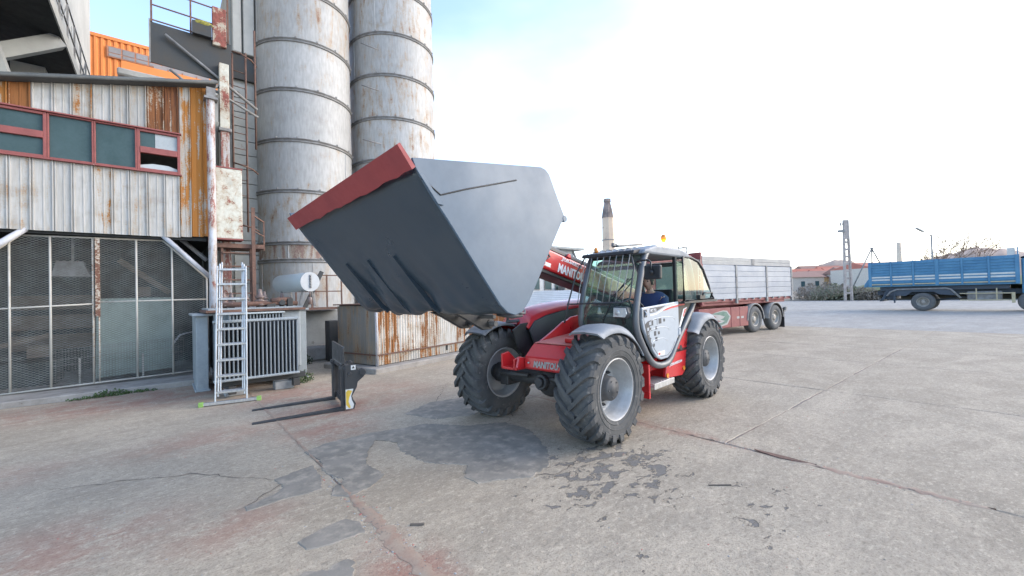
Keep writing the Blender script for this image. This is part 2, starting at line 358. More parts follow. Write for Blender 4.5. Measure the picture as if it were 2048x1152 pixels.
M['bside'] = plain('bucket_side_paint', (.085,.126,.172), .42, 0, c2=(.076,.114,.158), scale=1.5, spec=.45, bump=.04, wear=(.10,.14,.185), wlo=.62, whi=.9, wscale=2.5)
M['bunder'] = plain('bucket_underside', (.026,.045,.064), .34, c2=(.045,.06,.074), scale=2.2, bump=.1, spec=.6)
M['bred'] = plain('cutting_edge_red', (.30,.045,.045), .55, c2=(.24,.038,.04), scale=3, bump=.15)
M['cabglass'] = glass('cab_glass', (.52,.72,.68), .16)
M['clearglass'] = glass('side_glass', (.66,.83,.79), .10)
M['decal_w'] = plain('white_decal', (.72,.73,.74), .45, var=.05)
M['decal_k'] = plain('dark_decal', (.05,.055,.065), .45)
M['decal_r'] = plain('red_decal', (.55,.05,.05), .45)
M['amber'] = plain('amber_lens', (.75,.26,.03), .25)
M['lamp'] = glow('beacon_light', (1,.50,.06), 9)
M['lens'] = plain('headlamp_lens', (.55,.57,.56), .12, .3, c2=(.7,.7,.68), scale=30)
M['grate'] = plain('step_grating', (.5,.5,.49), .5, .5, c2=(.36,.35,.33), scale=9)
M['skin'] = plain('skin', (.52,.30,.22), .55, var=.1)
M['navy'] = plain('navy_jacket', (.035,.055,.15), .85, c2=(.05,.07,.17), scale=6, bump=.3)
M['hair'] = plain('dark_hair', (.03,.024,.02), .7)
M['trousers'] = plain('dark_trousers', (.03,.032,.04), .9)
M['orange'] = plain('orange_cladding', (.74,.25,.06), .55, c2=(.68,.23,.055), scale=.4)
M['orangew'] = plain('far_window', (.30,.28,.27), .3, c2=(.22,.21,.2), scale=1)
M['orangef'] = plain('window_bar_orange', (.50,.22,.12), .6)
M['eave'] = plain('grey_eave', (.36,.37,.35), .8, c2=(.28,.28,.265), scale=1)
M['chimney'] = plain('chimney_render', (.66,.52,.38), .9, c2=(.56,.43,.32), scale=.8, bump=.3, wear=(.33,.2,.14), wscale=2, wlo=.6)  # shaft colour made paler in place of haze over the distance
M['soot'] = plain('chimney_soot', (.30,.235,.20), .95, c2=(.10,.085,.08), scale=1.2, bump=.3)
M['white'] = plain('white_paint', (.42,.44,.45), .6, c2=(.37,.39,.40), scale=2)
M['whitesheet'] = plain('white_roof_sheet', (.50,.53,.55), .5, c2=(.43,.46,.48), scale=1.2)
M['brick'] = plain('old_brick', (.33,.25,.2), .95, c2=(.24,.185,.155), scale=3, bump=.4)
M['trailer'] = plain('trailer_alu', (.31,.33,.36), .5, .1, c2=(.275,.295,.325), scale=1.5, bump=.05, wear=(.4,.41,.42), wlo=.66, whi=.8, vary=.05)
M['trailerw'] = plain('trailer_cream_board', (.36,.35,.33), .65, c2=(.31,.30,.285), scale=2)
M['trred'] = plain('faded_truck_red', (.24,.062,.06), .55, c2=(.2,.055,.055), scale=2.5, wear=(.3,.13,.12), wlo=.64)
M['trgreen'] = plain('decal_green', (.10,.19,.15), .55)
M['trtyre'] = plain('road_tyre', (.085,.085,.085), .85, c2=(.13,.128,.122), scale=6, bump=.2)
M['trrim'] = plain('road_rim', (.36,.33,.29), .55, .2, c2=(.26,.24,.21), scale=8)
M['blue'] = plain('truck_blue', (.07,.215,.34), .5, c2=(.05,.165,.28), scale=1.2, bump=.05, wear=(.10,.24,.38), wlo=.6)
M['bluewhite'] = plain('truck_white_slat', (.60,.60,.56), .6, c2=(.5,.49,.45), scale=3, wear=(.15,.25,.35), wlo=.6)
M['bluefr'] = plain('truck_chassis', (.04,.055,.075), .7, c2=(.06,.07,.085), scale=4)
M['ochre'] = plain('ochre_rail', (.50,.42,.26), .6)
M['pole'] = plain('pole_concrete', (.42,.36,.32), .9, c2=(.28,.24,.215), scale=2, bump=.3)
M['galv'] = plain('galvanised', (.34,.34,.33), .5, .4)
M['grass'] = plain('verge_grass', (.12,.15,.055), .95, c2=(.17,.15,.08), scale=.7, bump=.5)
M['drygrass'] = plain('dry_verge', (.24,.19,.14), .95, c2=(.17,.145,.105), scale=.8, bump=.5)
M['hill'] = plain('far_hill', (.29,.21,.17), .95, c2=(.22,.17,.13), scale=.03)
M['twig'] = plain('bare_twig', (.27,.18,.125), .9)
M['bush'] = plain('winter_bush', (.27,.225,.18), .9, c2=(.2,.17,.135), scale=1)  # both bush tones are paled to put distance haze into the colour
M['bush2'] = plain('winter_bush_green', (.22,.22,.15), .9, c2=(.16,.165,.11), scale=1)
M['leaf'] = plain('weed_leaf', (.055,.10,.03), .7, c2=(.08,.12,.045), scale=9)
M['ivy'] = plain('ivy_leaf', (.045,.075,.03), .7, c2=(.03,.05,.02), scale=9)
M['redroof'] = plain('red_roof', (.42,.13,.08), .8, c2=(.36,.12,.08), scale=.6)
M['brownroof'] = plain('brown_roof', (.30,.17,.13), .85)
M['housesunlit'] = plain('sunlit_render', (.62,.42,.2), .85, c2=(.58,.38,.18), scale=.5)  # warm evening sunlight is put into this wall colour
M['housepale'] = plain('pale_render', (.58,.5,.42), .85)
# ---------------------------------------------------------------- ground
WC = set()
_b0 = MB.build
def _b1(s, name, mat, parent=None, bev=0, label=None, seg=1, col=None):
    o = _b0(s, name, mat, parent, bev, label, seg, col)
    if parent is not None and parent.name in WC: o.location = -parent.location
    return o
MB.build = _b1
def wthing(name, label, cat, loc, group=None):
    """an Empty at the thing's base whose parts are given in the yard's own metres"""
    o = thing(name, label, cat, loc, 0, group); WC.add(o.name); return o

b = MB(); b.add([(-900,-900,-.012),(1500,-900,-.012),(1500,1500,-.012),(-900,1500,-.012)], [(0,1,2,3)])
ground = tag(b.build('ground', M['yard']), kind='structure')
rnd = random.Random(3)
def edge_pts(p, q, n, amp):
    out = []; w = 0
    d = (Vector(q)-Vector(p)).normalized(); nn = Vector((-d.y, d.x))
    for i in range(n):
        t = i/n; w = w*.75+rnd.uniform(-amp, amp)
        k = 0 if i == 0 else 1
        if rnd.random() < .03: w += rnd.uniform(0, amp*4)
        out.append(Vector(p).lerp(Vector(q), t)+nn*w*k)
    return out
GX = [-9.4,-5.85,-2.3,1.25,4.8,8.4,12.0,14.9,17.75,21.4,25,28.8]; GY = [-9,-5.3,-1.5,2.18,5.9,9.55,11.15,14.9,18.6,22.3]
gap = .005
cells = []
for i in range(len(GX)-1):
    ysp = [-9,5.9,11.15]+GY[7:] if i in (0,1) else [-9,9.55,11.15]+GY[7:] if i in (2,3) else GY
    for k in range(len(ysp)-1): cells.append((i, GY.index(ysp[k]), ysp[k], ysp[k+1]))
for i, j, ya, yb in cells:
    if True:
        x0, x1, y0, y1 = GX[i]+gap, GX[i+1]-gap, ya+gap, yb-gap
        if y0 > 11.1 and x1 < 1.5: continue
        if j >= 6 and i < 3: continue
        near = abs(x0)+max(0, min(abs(y0), abs(y1))) < 16
        n = 44 if near else 8; a = .006 if near else .004
        cs = [(x0,y0),(x1,y0),(x1,y1),(x0,y1)]
        ring = []
        for k in range(4): ring += edge_pts(cs[k], cs[(k+1)%4], n, a)
        N_ = len(ring); tl = [rnd.uniform(-.0025,.0025) for _ in range(3)]
        cx, cy = (x0+x1)/2, (y0+y1)/2
        zf = lambda p: (p.x-cx)/3.5*tl[0]+(p.y-cy)/3.5*tl[1]
        c = Vector((cx, cy))
        vs = [(p.x, p.y, zf(p)-.006) for p in ring]+[(p.x+(c-p).normalized().x*.012, p.y+(c-p).normalized().y*.012, zf(p)) for p in ring]+[(p.x, p.y, -.03) for p in ring]
        fs = []
        for q in range(N_):
            r2 = (q+1) % N_; fs += [(q, r2, N_+r2, N_+q), (2*N_+q, 2*N_+r2, r2, q)]
        fs.append(tuple(range(N_, 2*N_)))
        m = MB(); m.add(vs, fs); m.build('concrete_slab', M['slab'] if x0 < 20 else M['yard'], ground)
# dirt lying in the joints
m = MB()
for x in GX[1:9]: m.add([(x-.03,-9,-.007),(x+.03,-9,-.007),(x+.03,11.1,-.007),(x-.03,11.1,-.007)], [(0,1,2,3)])
for y in GY[1:7]: m.add([(-9,y-.03,-.0075),(18,y-.03,-.0075),(18,y+.03,-.0075),(-9,y+.03,-.0075)], [(0,1,2,3)])
m.build('joint_dirt', M['joint'], ground)
# thin asphalt repairs lying on the slabs
def patch(pts, z=.002, amp=.05, sub_=5):
    pts = [Vector(p) for p in pts]; out = []; n = len(pts)
    for i in range(n):
        p, q = pts[i], pts[(i+1)%n]; L = (q-p).length; d = (q-p)/max(L,1e-6); nn = Vector((-d.y, d.x)); k = max(2, int(L/.03))
        for t in range(k): out.append(p.lerp(q, t/k)+nn*rnd.uniform(-amp, amp)*min(1, L*2)*(.4 if t == 0 else 1))
    N_ = len(out); c = sum(out, Vector((0,0)))/N_
    m = MB(); m.add([(p.x, p.y, z+.004) for p in out]+[(p.x+(p-c).normalized().x*.012, p.y+(p-c).normalized().y*.012, z-.006) for p in out],
        [tuple(range(N_))]+[(i, N_+i, N_+(i+1)%N_, (i+1)%N_) for i in range(N_)])
    o = m.build('asphalt_patch', M['asphalt'], ground)
    return o
A_ = [(1.22,5.22),(1.48,5.36),(2.03,5.38),(2.38,5.26),(2.72,5.22),(3.06,4.76),(3.54,4.51),(3.56,4.04),(3.24,3.4),(2.97,3.09),(2.64,3.01),(2.4,3.16),(2.2,3.23),(2.19,3.43),(2.37,3.66),(2.25,3.8),(2.08,4.02),(2.05,4.54),(2.13,4.79),(1.97,5.07),(1.75,4.72),(1.6,4.39),(1.65,4.01),(1.44,3.84),(1.24,3.79),(1.13,3.92),(1.19,4.07),(1.32,4.16),(1.23,4.48),(1.29,4.86)]
B_ = [(.52,4.11),(.52,4.2),(.75,4.28),(.85,4.39),(.81,4.64),(1.06,4.72),(1.19,4.75),(1.17,4.43),(1.1,4.12),(1.0,4.11),(.8,4.13)]
C_ = [(.73,3.33),(.89,3.4),(1.08,3.42),(1.15,3.3),(1.13,3.14),(.99,3.15),(.89,3.15),(.75,3.2)]
D_ = [(2.74,5.88),(3.34,6.22),(3.93,6.09),(4.18,5.59),(3.45,5.1),(2.93,5.33)]
for q in (A_, B_, C_, D_): patch(q, amp=.022)
def sand(x, y0, y1, w, amp=.03):
    L = []; Rr = []; n = int((y1-y0)/.05)
    for i in range(n+1):
        y = y0+(y1-y0)*i/n; k = math.sin(math.pi*i/n)**.4; L.append((x-w*k+rnd.uniform(-amp,amp)*k, y)); Rr.append((x+w*k+rnd.uniform(-amp,amp)*k, y))
    m = MB(); vs = [(p[0],p[1],.0015) for p in L]+[(x+rnd.uniform(-.01,.01),p[1],.006+rnd.uniform(0,.006)) for p in L]+[(p[0],p[1],.0015) for p in Rr]
    N_ = n+1; m.add(vs, [(i,N_+i,N_+i+1,i+1) for i in range(n)]+[(N_+i,2*N_+i,2*N_+i+1,N_+i+1) for i in range(n)], 0, True); m.build('sand_drift', M['sand'], ground)
sand(1.25,.8,4.1,.06); sand(1.25,4.6,11.1,.022,.012); sand(4.8,.2,1.6,.045); sand(4.8,2.3,5.6,.035,.02)
patch([(.1,2.75),(.45,2.95),(.95,2.85),(.8,2.6),(.3,2.55)], amp=.05)
# cracks wandering across the slabs
def crack(pts, w=.008):
    out = []
    for i in range(len(pts)-1):
        p, q = Vector(pts[i]), Vector(pts[i+1]); k = max(3, int((q-p).length/.06)); d = (q-p).normalized(); nn = Vector((-d.y, d.x))
        for t in range(k): out.append((p.lerp(q, t/k)+nn*rnd.gauss(0,.018), nn))
    m = MB(); n = len(out); vs = []
    for i, (p, nn) in enumerate(out): ww = w*rnd.uniform(.2,1)*(.3+.7*math.sin(math.pi*(i+.5)/n)); vs += [(p.x+nn.x*ww, p.y+nn.y*ww, .0036), (p.x-nn.x*ww, p.y-nn.y*ww, .0036)]
    m.add(vs, [(2*i, 2*i+1, 2*i+3, 2*i+2) for i in range(n-1)]); m.build('crack', M['crack'], ground)
for q in ([(.44,4.16),(.83,4.48),(1.5,4.7)],[(3.6,4.5),(4.3,5.2),(5.2,5.4)],[(4.0,4.6),(4.6,5.9),(5.6,6.6)],[(.8,4.64),(.2,5.4),(-.9,5.9)],[(2.2,3.3),(2.9,2.9),(3.6,3.0)],[(6.2,3.8),(7.4,4.3),(8.3,4.1)],[(-2,4.2),(-1.2,3.4),(-.3,3.2)],[(2.9,5.2),(3.5,6.3),(4.4,7.4)],[(5.0,7.4),(6.3,8.0),(8.2,8.1)]): crack(q)
# spalled flakes and grit on the near slabs: uncountable crumbs
m = MB()
def crumb(x, y, s):
    n = 5; a0 = rnd.random()*6
    vs = [(x+math.cos(a0+k*1.257)*s*rnd.uniform(.6,1.2), y+math.sin(a0+k*1.257)*s*rnd.uniform(.6,1.2), .0008) for k in range(n)]
    vs.append((x, y, .001+s*rnd.uniform(.25,.6)))
    m.add(vs, [(k, (k+1)%n, n) for k in range(n)], mi=rnd.choice((0,0,0,1,2)))
for _ in range(900): crumb(rnd.uniform(-2.5,8), rnd.uniform(.6,9), rnd.uniform(.003,.009))
for _ in range(420): crumb(1.25+rnd.gauss(0,.07), rnd.uniform(1.5,4.4), rnd.uniform(.003,.011))
for _ in range(300): crumb(4.8+rnd.gauss(0,.05), rnd.uniform(.3,5.5), rnd.uniform(.003,.009))
for _ in range(260): crumb(rnd.uniform(-2,2.5), rnd.gauss(10.6,.4), rnd.uniform(.004,.012))
gritm = m.build('grit', [M['block'], M['mredtop'], M['asphalt']]); tag(gritm, kind='stuff')
# flat offcuts of rusty sheet in the long joint
b = MB(); b.prism([(4.75,1.62,.003),(4.79,1.85,.006),(4.83,1.9,.004),(4.84,1.62,.003),(4.82,1.33,.003)], (0,0,.006))
tag(b.build('flat_scrap', M['ironrust'], bev=.002), 'flattened rust-red scrap strip lying along the slab joint at right', 'scrap')
b = MB(); b.bar((3.66,1.82,.006),(3.80,1.69,.008),.012,.008); tag(b.build('wood_splinter', M['wood']), 'thin splinter of wood lying on the concrete at lower right', 'splinter')
b = MB(); b.bar((1.42,3.0,.006),(1.5,2.93,.01),.018,.012); tag(b.build('twig_piece', M['wood']), 'short dark twig on the concrete beside the sandy joint', 'twig')

# kerb and plinth of the mesh-fronted shed
b = MB(); b.box(-8,.95,11.15,15.3,-.02,.11)
plinth = tag(b.build('shed_plinth', M['plinth'], bev=.02), 'low grey concrete plinth running under the mesh-fronted shed', 'plinth')

# verge, mound and far ground
b = MB()
import math as _m
NX = 26
def strip(pts0, pts1, z0, z1):
    n = len(pts0)
    b.add([(p[0],p[1],z0[i]) for i,p in enumerate(pts0)]+[(p[0],p[1],z1[i]) for i,p in enumerate(pts1)], [(i,i+1,n+i+1,n+i) for i in range(n-1)])
ys = [-40+i*4 for i in range(30)]
strip([(66-.28*y*.9,y) for y in ys], [(69-.25*y,y) for y in ys], [0]*30, [.35]*30)
strip([(69-.25*y,y) for y in ys], [(180,y*2.2) for y in ys], [.35]*30, [.9]*30)
tag(b.build('verge', M['drygrass']), kind='structure')
b = MB()
vs = []; fs = []; n1, n2 = 16, 24
for i in range(n1+1):
    for j in range(n2+1):
        u, v = i/n1, j/n2
        x = 62+u*16; y = -6+v*22
        h = 2.75*math.sin(math.pi*min(1, .15+u))**.8*math.sin(math.pi*v)**.55+.15*math.sin(7*u+5*v)
        vs.append((x, y, max(-.2, h)))
for i in range(n1):
    for j in range(n2): a = i*(n2+1)+j; fs.append((a, a+n2+1, a+n2+2, a+1))
b.add(vs, fs, 0, True)
tag(b.build('grass_mound', M['grass']), kind='structure')
def ridge(name, mat, d, a0, a1, hs, base=-2, thick=60):
    """a hill standing d metres off; a0..a1 bearings in degrees to the right of the camera's line"""
    b = MB(); n = len(hs)*6; vs = []
    for i in range(n+1):
        t = i/n; a = R(a0+(a1-a0)*t); k = t*(len(hs)-1); k0 = int(min(k, len(hs)-2)); f = k-k0; f = f*f*(3-2*f)
        h = hs[k0]*(1-f)+hs[k0+1]*f+math.sin(i*1.7)*.2
        dv = fwd*math.cos(a)+rgt*math.sin(a)
        for q, (dd, hh) in enumerate(((0,base),(thick*.35,h*.7),(thick*.7,h),(thick*1.4,base))): p = dv*(d+dd); vs.append((p.x,p.y,hh))
    fs = []
    for i in range(n):
        for q in range(3): fs.append((i*4+q, i*4+4+q, i*4+5+q, i*4+1+q))
    b.add(vs, fs, 0, True); return tag(b.build(name, mat), kind='structure')
ridge('hill', M['hill'], 330, 32.5, 41, [2,7,12,18.5,21,20,14,6], -2, 90)
ridge('hill', M['hill'], 170, 41.5, 55, [3,7,10.5,12,13.5,12.5,11,11,10,8], -2, 60)
# ---------------------------------------------------------------- shed
WY = 11.85
def roofz(x): return 5.89+(max(x,-3.1)+2.24)*.25
shed = wthing('shed', 'rust-streaked white sheet metal shed on posts with a red framed window band', 'shed', (-2, WY, 0))
def sheet_poly(x0, w, y, flip=1):
    """trapezoid ribs of one metal sheet in plan: front line then back line"""
    pr = [(0,0),(.04,0),(.06,-.022),(.11,-.022),(.13,0),(.49,.0),(.51,-.008),(.56,-.008),(.58,0),(.9,0),(.93,-.03),(.985,-.03),(1,-.004)]
    f = [(x0+u*w, y+d) for u, d in pr]; return f+[(x, yy+.004) for x, yy in reversed(f)]
def wall_sheet(x0, w, za, zb, col, top=None):
    pl = sheet_poly(x0, w, WY); m = MB(); n = len(pl)
    vs = [(x,y,za) for x,y in pl]+[(x,y,(top(x) if top else zb)) for x,y in pl]
    m.add(vs, [(i,(i+1)%n,n+(i+1)%n,n+i) for i in range(n)]+[tuple(range(n)), tuple(range(2*n-1,n-1,-1))])
    return m.build('sheet_panel', M['sheet'], shed, col=col)
rs = random.Random(11)
top_rust = {-1:.25,-7:.55,-8:.95,-9:.35,-4:.2,-5:.55}
x = .33; k = 0
while x > -4.9:
    w = .29 if k % 3 else .25; x -= w; k += 1
    u = {1:(1,.5,0),2:(.86,.5,.05),3:(.5,.55,.1),4:(.42,.62,.3),5:(.28,.8,.3),6:(.62,.7,.55),7:(.15,.9,.2),8:(.2,.9,.2),9:(.95,.5,.25),10:(.8,.6,.75),11:(.45,.8,.4),12:(.15,.8,.2)}.get(k, (rs.uniform(.1,.6),.8,.3))
    l = (rs.uniform(.15,.5), rs.uniform(.75,1.0), rs.uniform(.4,1))
    if k in (8,11): l = (.4,.85,.7)
    wall_sheet(x, w, 5.44, 0, (*u,1), lambda q: roofz(q)-.02)
    wall_sheet(x, w, 3.17, 4.535, (*l,1))
for i, (xx, w, c) in enumerate(((.335,.2,(.66,.8,.9)),(.535,.21,(.9,.75,1)),(.745,.19,(.88,.8,1)))): wall_sheet(xx, w, 3.19+.02*i, 0, (*c,1), lambda q: roofz(q)-.02)
# roof slab with a felt edge
b = MB()
b.prism([(-5,11.64,roofz(-5)-.01),(-3.1,11.64,roofz(-3.1)-.01),(1.02,11.64,roofz(1.02)-.01),(1.02,11.64,roofz(1.02)+.09),(-3.1,11.64,roofz(-3.1)+.09),(-5,11.64,roofz(-5)+.09)], (0,3.9,0)); b.build('roof', M['roof_edge'], shed, bev=.02)
b = MB(); b.tube([(-5,11.6,roofz(-5)+.02),(-3.1,11.6,roofz(-3.1)+.015),(-1.5,11.6,roofz(-1.5)+.01),(1.03,11.6,roofz(1.03)+.02)], .035, 7); b.build('gutter', M['roof_edge'], shed)
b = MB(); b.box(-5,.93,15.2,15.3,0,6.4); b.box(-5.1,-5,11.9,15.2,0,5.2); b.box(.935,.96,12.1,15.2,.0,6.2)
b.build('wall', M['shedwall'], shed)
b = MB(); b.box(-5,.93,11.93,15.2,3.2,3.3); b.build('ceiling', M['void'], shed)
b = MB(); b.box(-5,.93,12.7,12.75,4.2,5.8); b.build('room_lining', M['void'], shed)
# window band
def window(x0, x1, casement, broken=False):
    z0, z1 = 4.555, 5.43; t = .05 if casement else .028
    m = MB(); y0, y1 = WY-.05, WY+.03
    m.box(x0, x0+t, y0, y1, z0, z1); m.box(x1-t, x1, y0, y1, z0, z1); m.box(x0+t, x1-t, y0, y1, z0, z0+t); m.box(x0+t, x1-t, y0, y1, z1-t, z1)
    if casement: m.box(x0+t, x1-t, y0-.012, y1-.01, (z0+z1)/2-.065, (z0+z1)/2+.065)
    f = m.build('window', M['winred'], shed, bev=.006)
    def pane(a, c, d, e, mat, yy=WY+.0): q = MB(); q.box(a, c, yy, yy+.006, d, e); o = q.build('pane', mat, f); o.location = (0,0,0); return o
    zm = (z0+z1)/2
    if casement:
        if broken:
            pane(x0+t, x0+t+.24, zm+.065, z1-t, M['winglass']); pane(x0+t+.245, x1-t, zm+.065, z1-t, M['winblock'], WY+.004)
            q = MB(); q.prism([(x0+t,WY+.01,z0+t),(x1-t,WY+.01,z0+t),(x1-t,WY+.01,z0+t+.06),(x1-t-.15,WY+.01,z0+t+.115),(x0+t+.2,WY+.01,z0+t+.12),(x0+t,WY+.01,z0+t+.07)], (0,.006,0)); o = q.build('broken_pane', M['winblock'], f); o.location = (0,0,0)
        else: pane(x0+t, x1-t, zm+.065, z1-t, M['winglass']); pane(x0+t, x1-t, z0+t, zm-.065, M['winglass'])
    else: pane(x0+t, x1-t, z0+t, z1-t, M['winglass'])
window(-.37,.345,True,True)
for a, c, cs in ((-1.02,-.373,False),(-1.66,-1.023,False),(-2.42,-1.663,True),(-3.06,-2.423,False),(-3.7,-3.063,False),(-4.4,-3.703,True)): window(a, c, cs)
b = MB(); b.box(-4.5,.37,WY-.09,WY+.02,4.525,4.55); b.box(-4.5,.37,WY-.09,WY+.02,5.435,5.46); b.build('window_flashing', M['winred'], shed)
# round corner post, with collar, and pipe braces
b = MB(); b.tube([(.9,11.7,.0),(.9,11.7,3.2),(.9,11.7,6.36)], .082, 14); b.build('corner_post', M['post'], shed, col=(.62,.95,0,1))
b = MB(); b.box(.78,1.03,11.58,11.82,6.32,6.37); b.box(.82,.99,11.6,11.8,6.37,6.58); b.build('post_head', M['irongrey'], shed)
for p, q, r in (((.85,11.86,2.3),(.03,11.9,3.2),.05),((.86,12.7,2.75),(.35,12.7,3.25),.05),((-2.65,11.9,2.55),(-1.95,11.9,3.2),.055),((-2.75,11.8,0.1),(-2.75,11.8,3.2),.07)):
    b = MB(); b.tube([p, q], r, 10); b.build('pipe_brace', M['post'], shed, col=(.1,.9,0,1))
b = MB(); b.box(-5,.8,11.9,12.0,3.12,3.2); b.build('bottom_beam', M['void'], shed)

# ---------------------------------------------------------------- mesh screen
FY = 12.0
screen = wthing('mesh_screen', 'tall wire mesh screen in a white peeling pipe frame under the shed', 'mesh screen', (-1, FY, .11))
PF = [(.80,.2),(.80,2.28),(.03,3.1),(-2.04,3.08),(-2.62,2.5),(-2.62,.13)]
PF2 = [(-2.68,.13),(-2.68,2.5),(-3.2,3.05),(-4.9,3.05),(-4.9,.13)]
def frame_bar(p, q, r=.018, name='frame_bar', col=(.2,.8,0,1)):
    m = MB(); m.tube([(p[0],FY,p[1]),(q[0],FY,q[1])], r, 7); return m.build(name, M['meshpost'], screen, col=col)
for pf in (PF, PF2):
    for i in range(len(pf)-1): frame_bar(pf[i], pf[i+1])
def ptop(x):
    if x > .03: return 3.1-(x-.03)*(.82/.77)
    if x < -2.04: return 3.08-(-2.04-x)
    return 3.09
for xx in (-2.18,-1.66,.18,-.41): frame_bar((xx,.16),(xx,ptop(xx)),.019,'post')
frame_bar((-1.07,.16),(-1.07,3.09),.018,'post',(.5,.8,0,1))
m = MB(); m.bar((-1.0,FY-.02,1.5),(-1.0,FY-.02,3.1),.07,.05); m.build('post', M['meshpost'], screen, label='wide peeling red and white stub post in the middle', col=(.75,.8,0,1))
frame_bar((-.985,.16),(-.985,1.5),.014,'post',(.5,.8,0,1))
frame_bar((-2.62,1.69),(-1.08,1.755),.016,'rail'); frame_bar((-.96,1.79),(.8,1.8),.016,'rail')
frame_bar((.8,.2),(-2.62,.13),.016,'rail')
m = MB()
def clip_line(poly, c, sl):
    """pieces of the line z = sl*x + c inside a convex outline"""
    xs = []; n = len(poly)
    for i in range(n):
        (x0,z0),(x1,z1) = poly[i], poly[(i+1)%n]; a = z0-sl*x0-c; b_ = z1-sl*x1-c
        if (a < 0) != (b_ < 0): t = a/(a-b_); xs.append((x0+(x1-x0)*t))
    xs.sort(); return [(xs[0],xs[-1])] if len(xs) >= 2 else []
for poly in (PF, PF2):
    for sl in (.5,-.5):
        c = -4.0
        while c < 6:
            for x0, x1 in clip_line(poly, c, sl):
                y = FY+.004*(1 if sl > 0 else -1)
                m.bar((x0,y,sl*x0+c),(x1,y,sl*x1+c),.006,.006)
            c += .046
tag(m.build('wire_mesh', M['wire'], screen), kind='stuff')

# things kept behind the mesh
def q12(x, z, y): return (x*y/12.0, y, 1.71+(z-1.71)*y/12.0)
b = MB(); b.prism([q12(-1.02,1.86,12.9), q12(.17,1.86,12.9), q12(.17,.32,12.6), q12(-1.05,.25,12.6)], (0,.03,0)); tag(b.build('board', M['board'], bev=.004), 'large pale green board leaning inside the mesh screen', 'board')
b = MB(); b.box(-.46,-.2,13.0,13.2,1.9,2.12); tag(b.build('carton', M['wood'], bev=.006), 'small brown carton sitting behind the top of the pale green board', 'box')
lamp = wthing('hanging_hood', 'pale square hood hanging in the dark behind the mesh', 'hood', (-1.5,13.1,2.4))
b = MB(); b.prism([(-1.7,12.9,2.68),(-1.3,12.9,2.68),(-1.28,12.9,2.58),(-1.18,12.9,2.35),(-1.78,12.9,2.35)], (0,.35,0)); b.build('shade', M['irongrey'], lamp)
b = MB(); b.bar((-1.47,13.05,2.68),(-1.47,13.05,3.2),.04); b.build('hanger', M['irongrey'], lamp)
b = MB(); b.bar((-.75,13.2,2.75),(.15,13.2,1.98),.12,.06,(0,1,0)); tag(b.build('timber_beam', M['wood']), 'pale timber slanting down in the dark right half behind the mesh', 'timber')
b = MB(); b.bar((-2.9,12.6,.85),(-1.75,12.6,1.15),.09,.03,(0,1,0)); tag(b.build('plank', M['wood']), 'long grey plank propped low at the left behind the mesh', 'plank')
b = MB(); b.box(-2.1,-1.78,12.75,13.0,.7,.95); tag(b.build('crate', M['wood'], bev=.006), 'small brown box under the plank at the left behind the mesh', 'box')
b = MB(); b.box(-3.2,-1.7,12.9,13.7,.11,.6); b.prism([(-3,12.8,.6),(-2.2,12.8,.68),(-2.1,12.8,.72),(-2.95,12.8,.76)],(0,.8,0)); tag(b.build('rubble_pile', M['shedwall'], bev=.03), 'dark heap of boards on the floor at the far left behind the mesh', 'heap')
b = MB()
for z in (2.0,1.55,1.1): b.box(-2.6,-1.2,14.2,14.25,z-.35,z-.02)
tag(b.build('plank_wall', M['wood'], bev=.01), 'dim brown plank partition at the back of the shed left of the board', 'partition')
wp = wthing('wire_panel', 'low welded wire fence panel standing just behind the mesh screen', 'wire panel', (-.7,12.25,.11))
b = MB(); zt = lambda t: .86+.09*t
for i in range(46):
    t = i/45; xx = -1.68+t*2.05; b.bar((xx,12.25,.2+.06*t),(xx,12.25,zt(t)),.005)
b.build('vertical_wires', M['wire'], wp)['kind'] = 'stuff'
for o_ in (0,.05,.2,.32,.55,.6):
    b = MB(); b.bar((-1.68,12.245,.86-o_),(.37,12.245,.95-o_),.007); b.build('wire', M['irongrey'], wp)
for xx in (-1.3,-.33): b = MB(); b.bar((xx,12.27,.15),(xx,12.27,.66),.03); b.build('stake', M['meshpost'], wp, col=(.2,.9,0,1))
tb = wthing('trestle', 'pale bent tube trestle in the dark corner behind the mesh', 'trestle', (.4,12.7,.11))
b = MB(); b.tube([(.1,12.7,.5),(.2,12.7,.8),(.32,12.7,.98),(.62,12.75,1.05),(.66,12.75,.6)], .022, 7); b.build('tube', M['post'], tb, col=(.1,.7,0,1))
b = MB(); b.box(.75,1.0,12.8,13.0,.55,.6); b.build('tray', M['winblock'], tb)

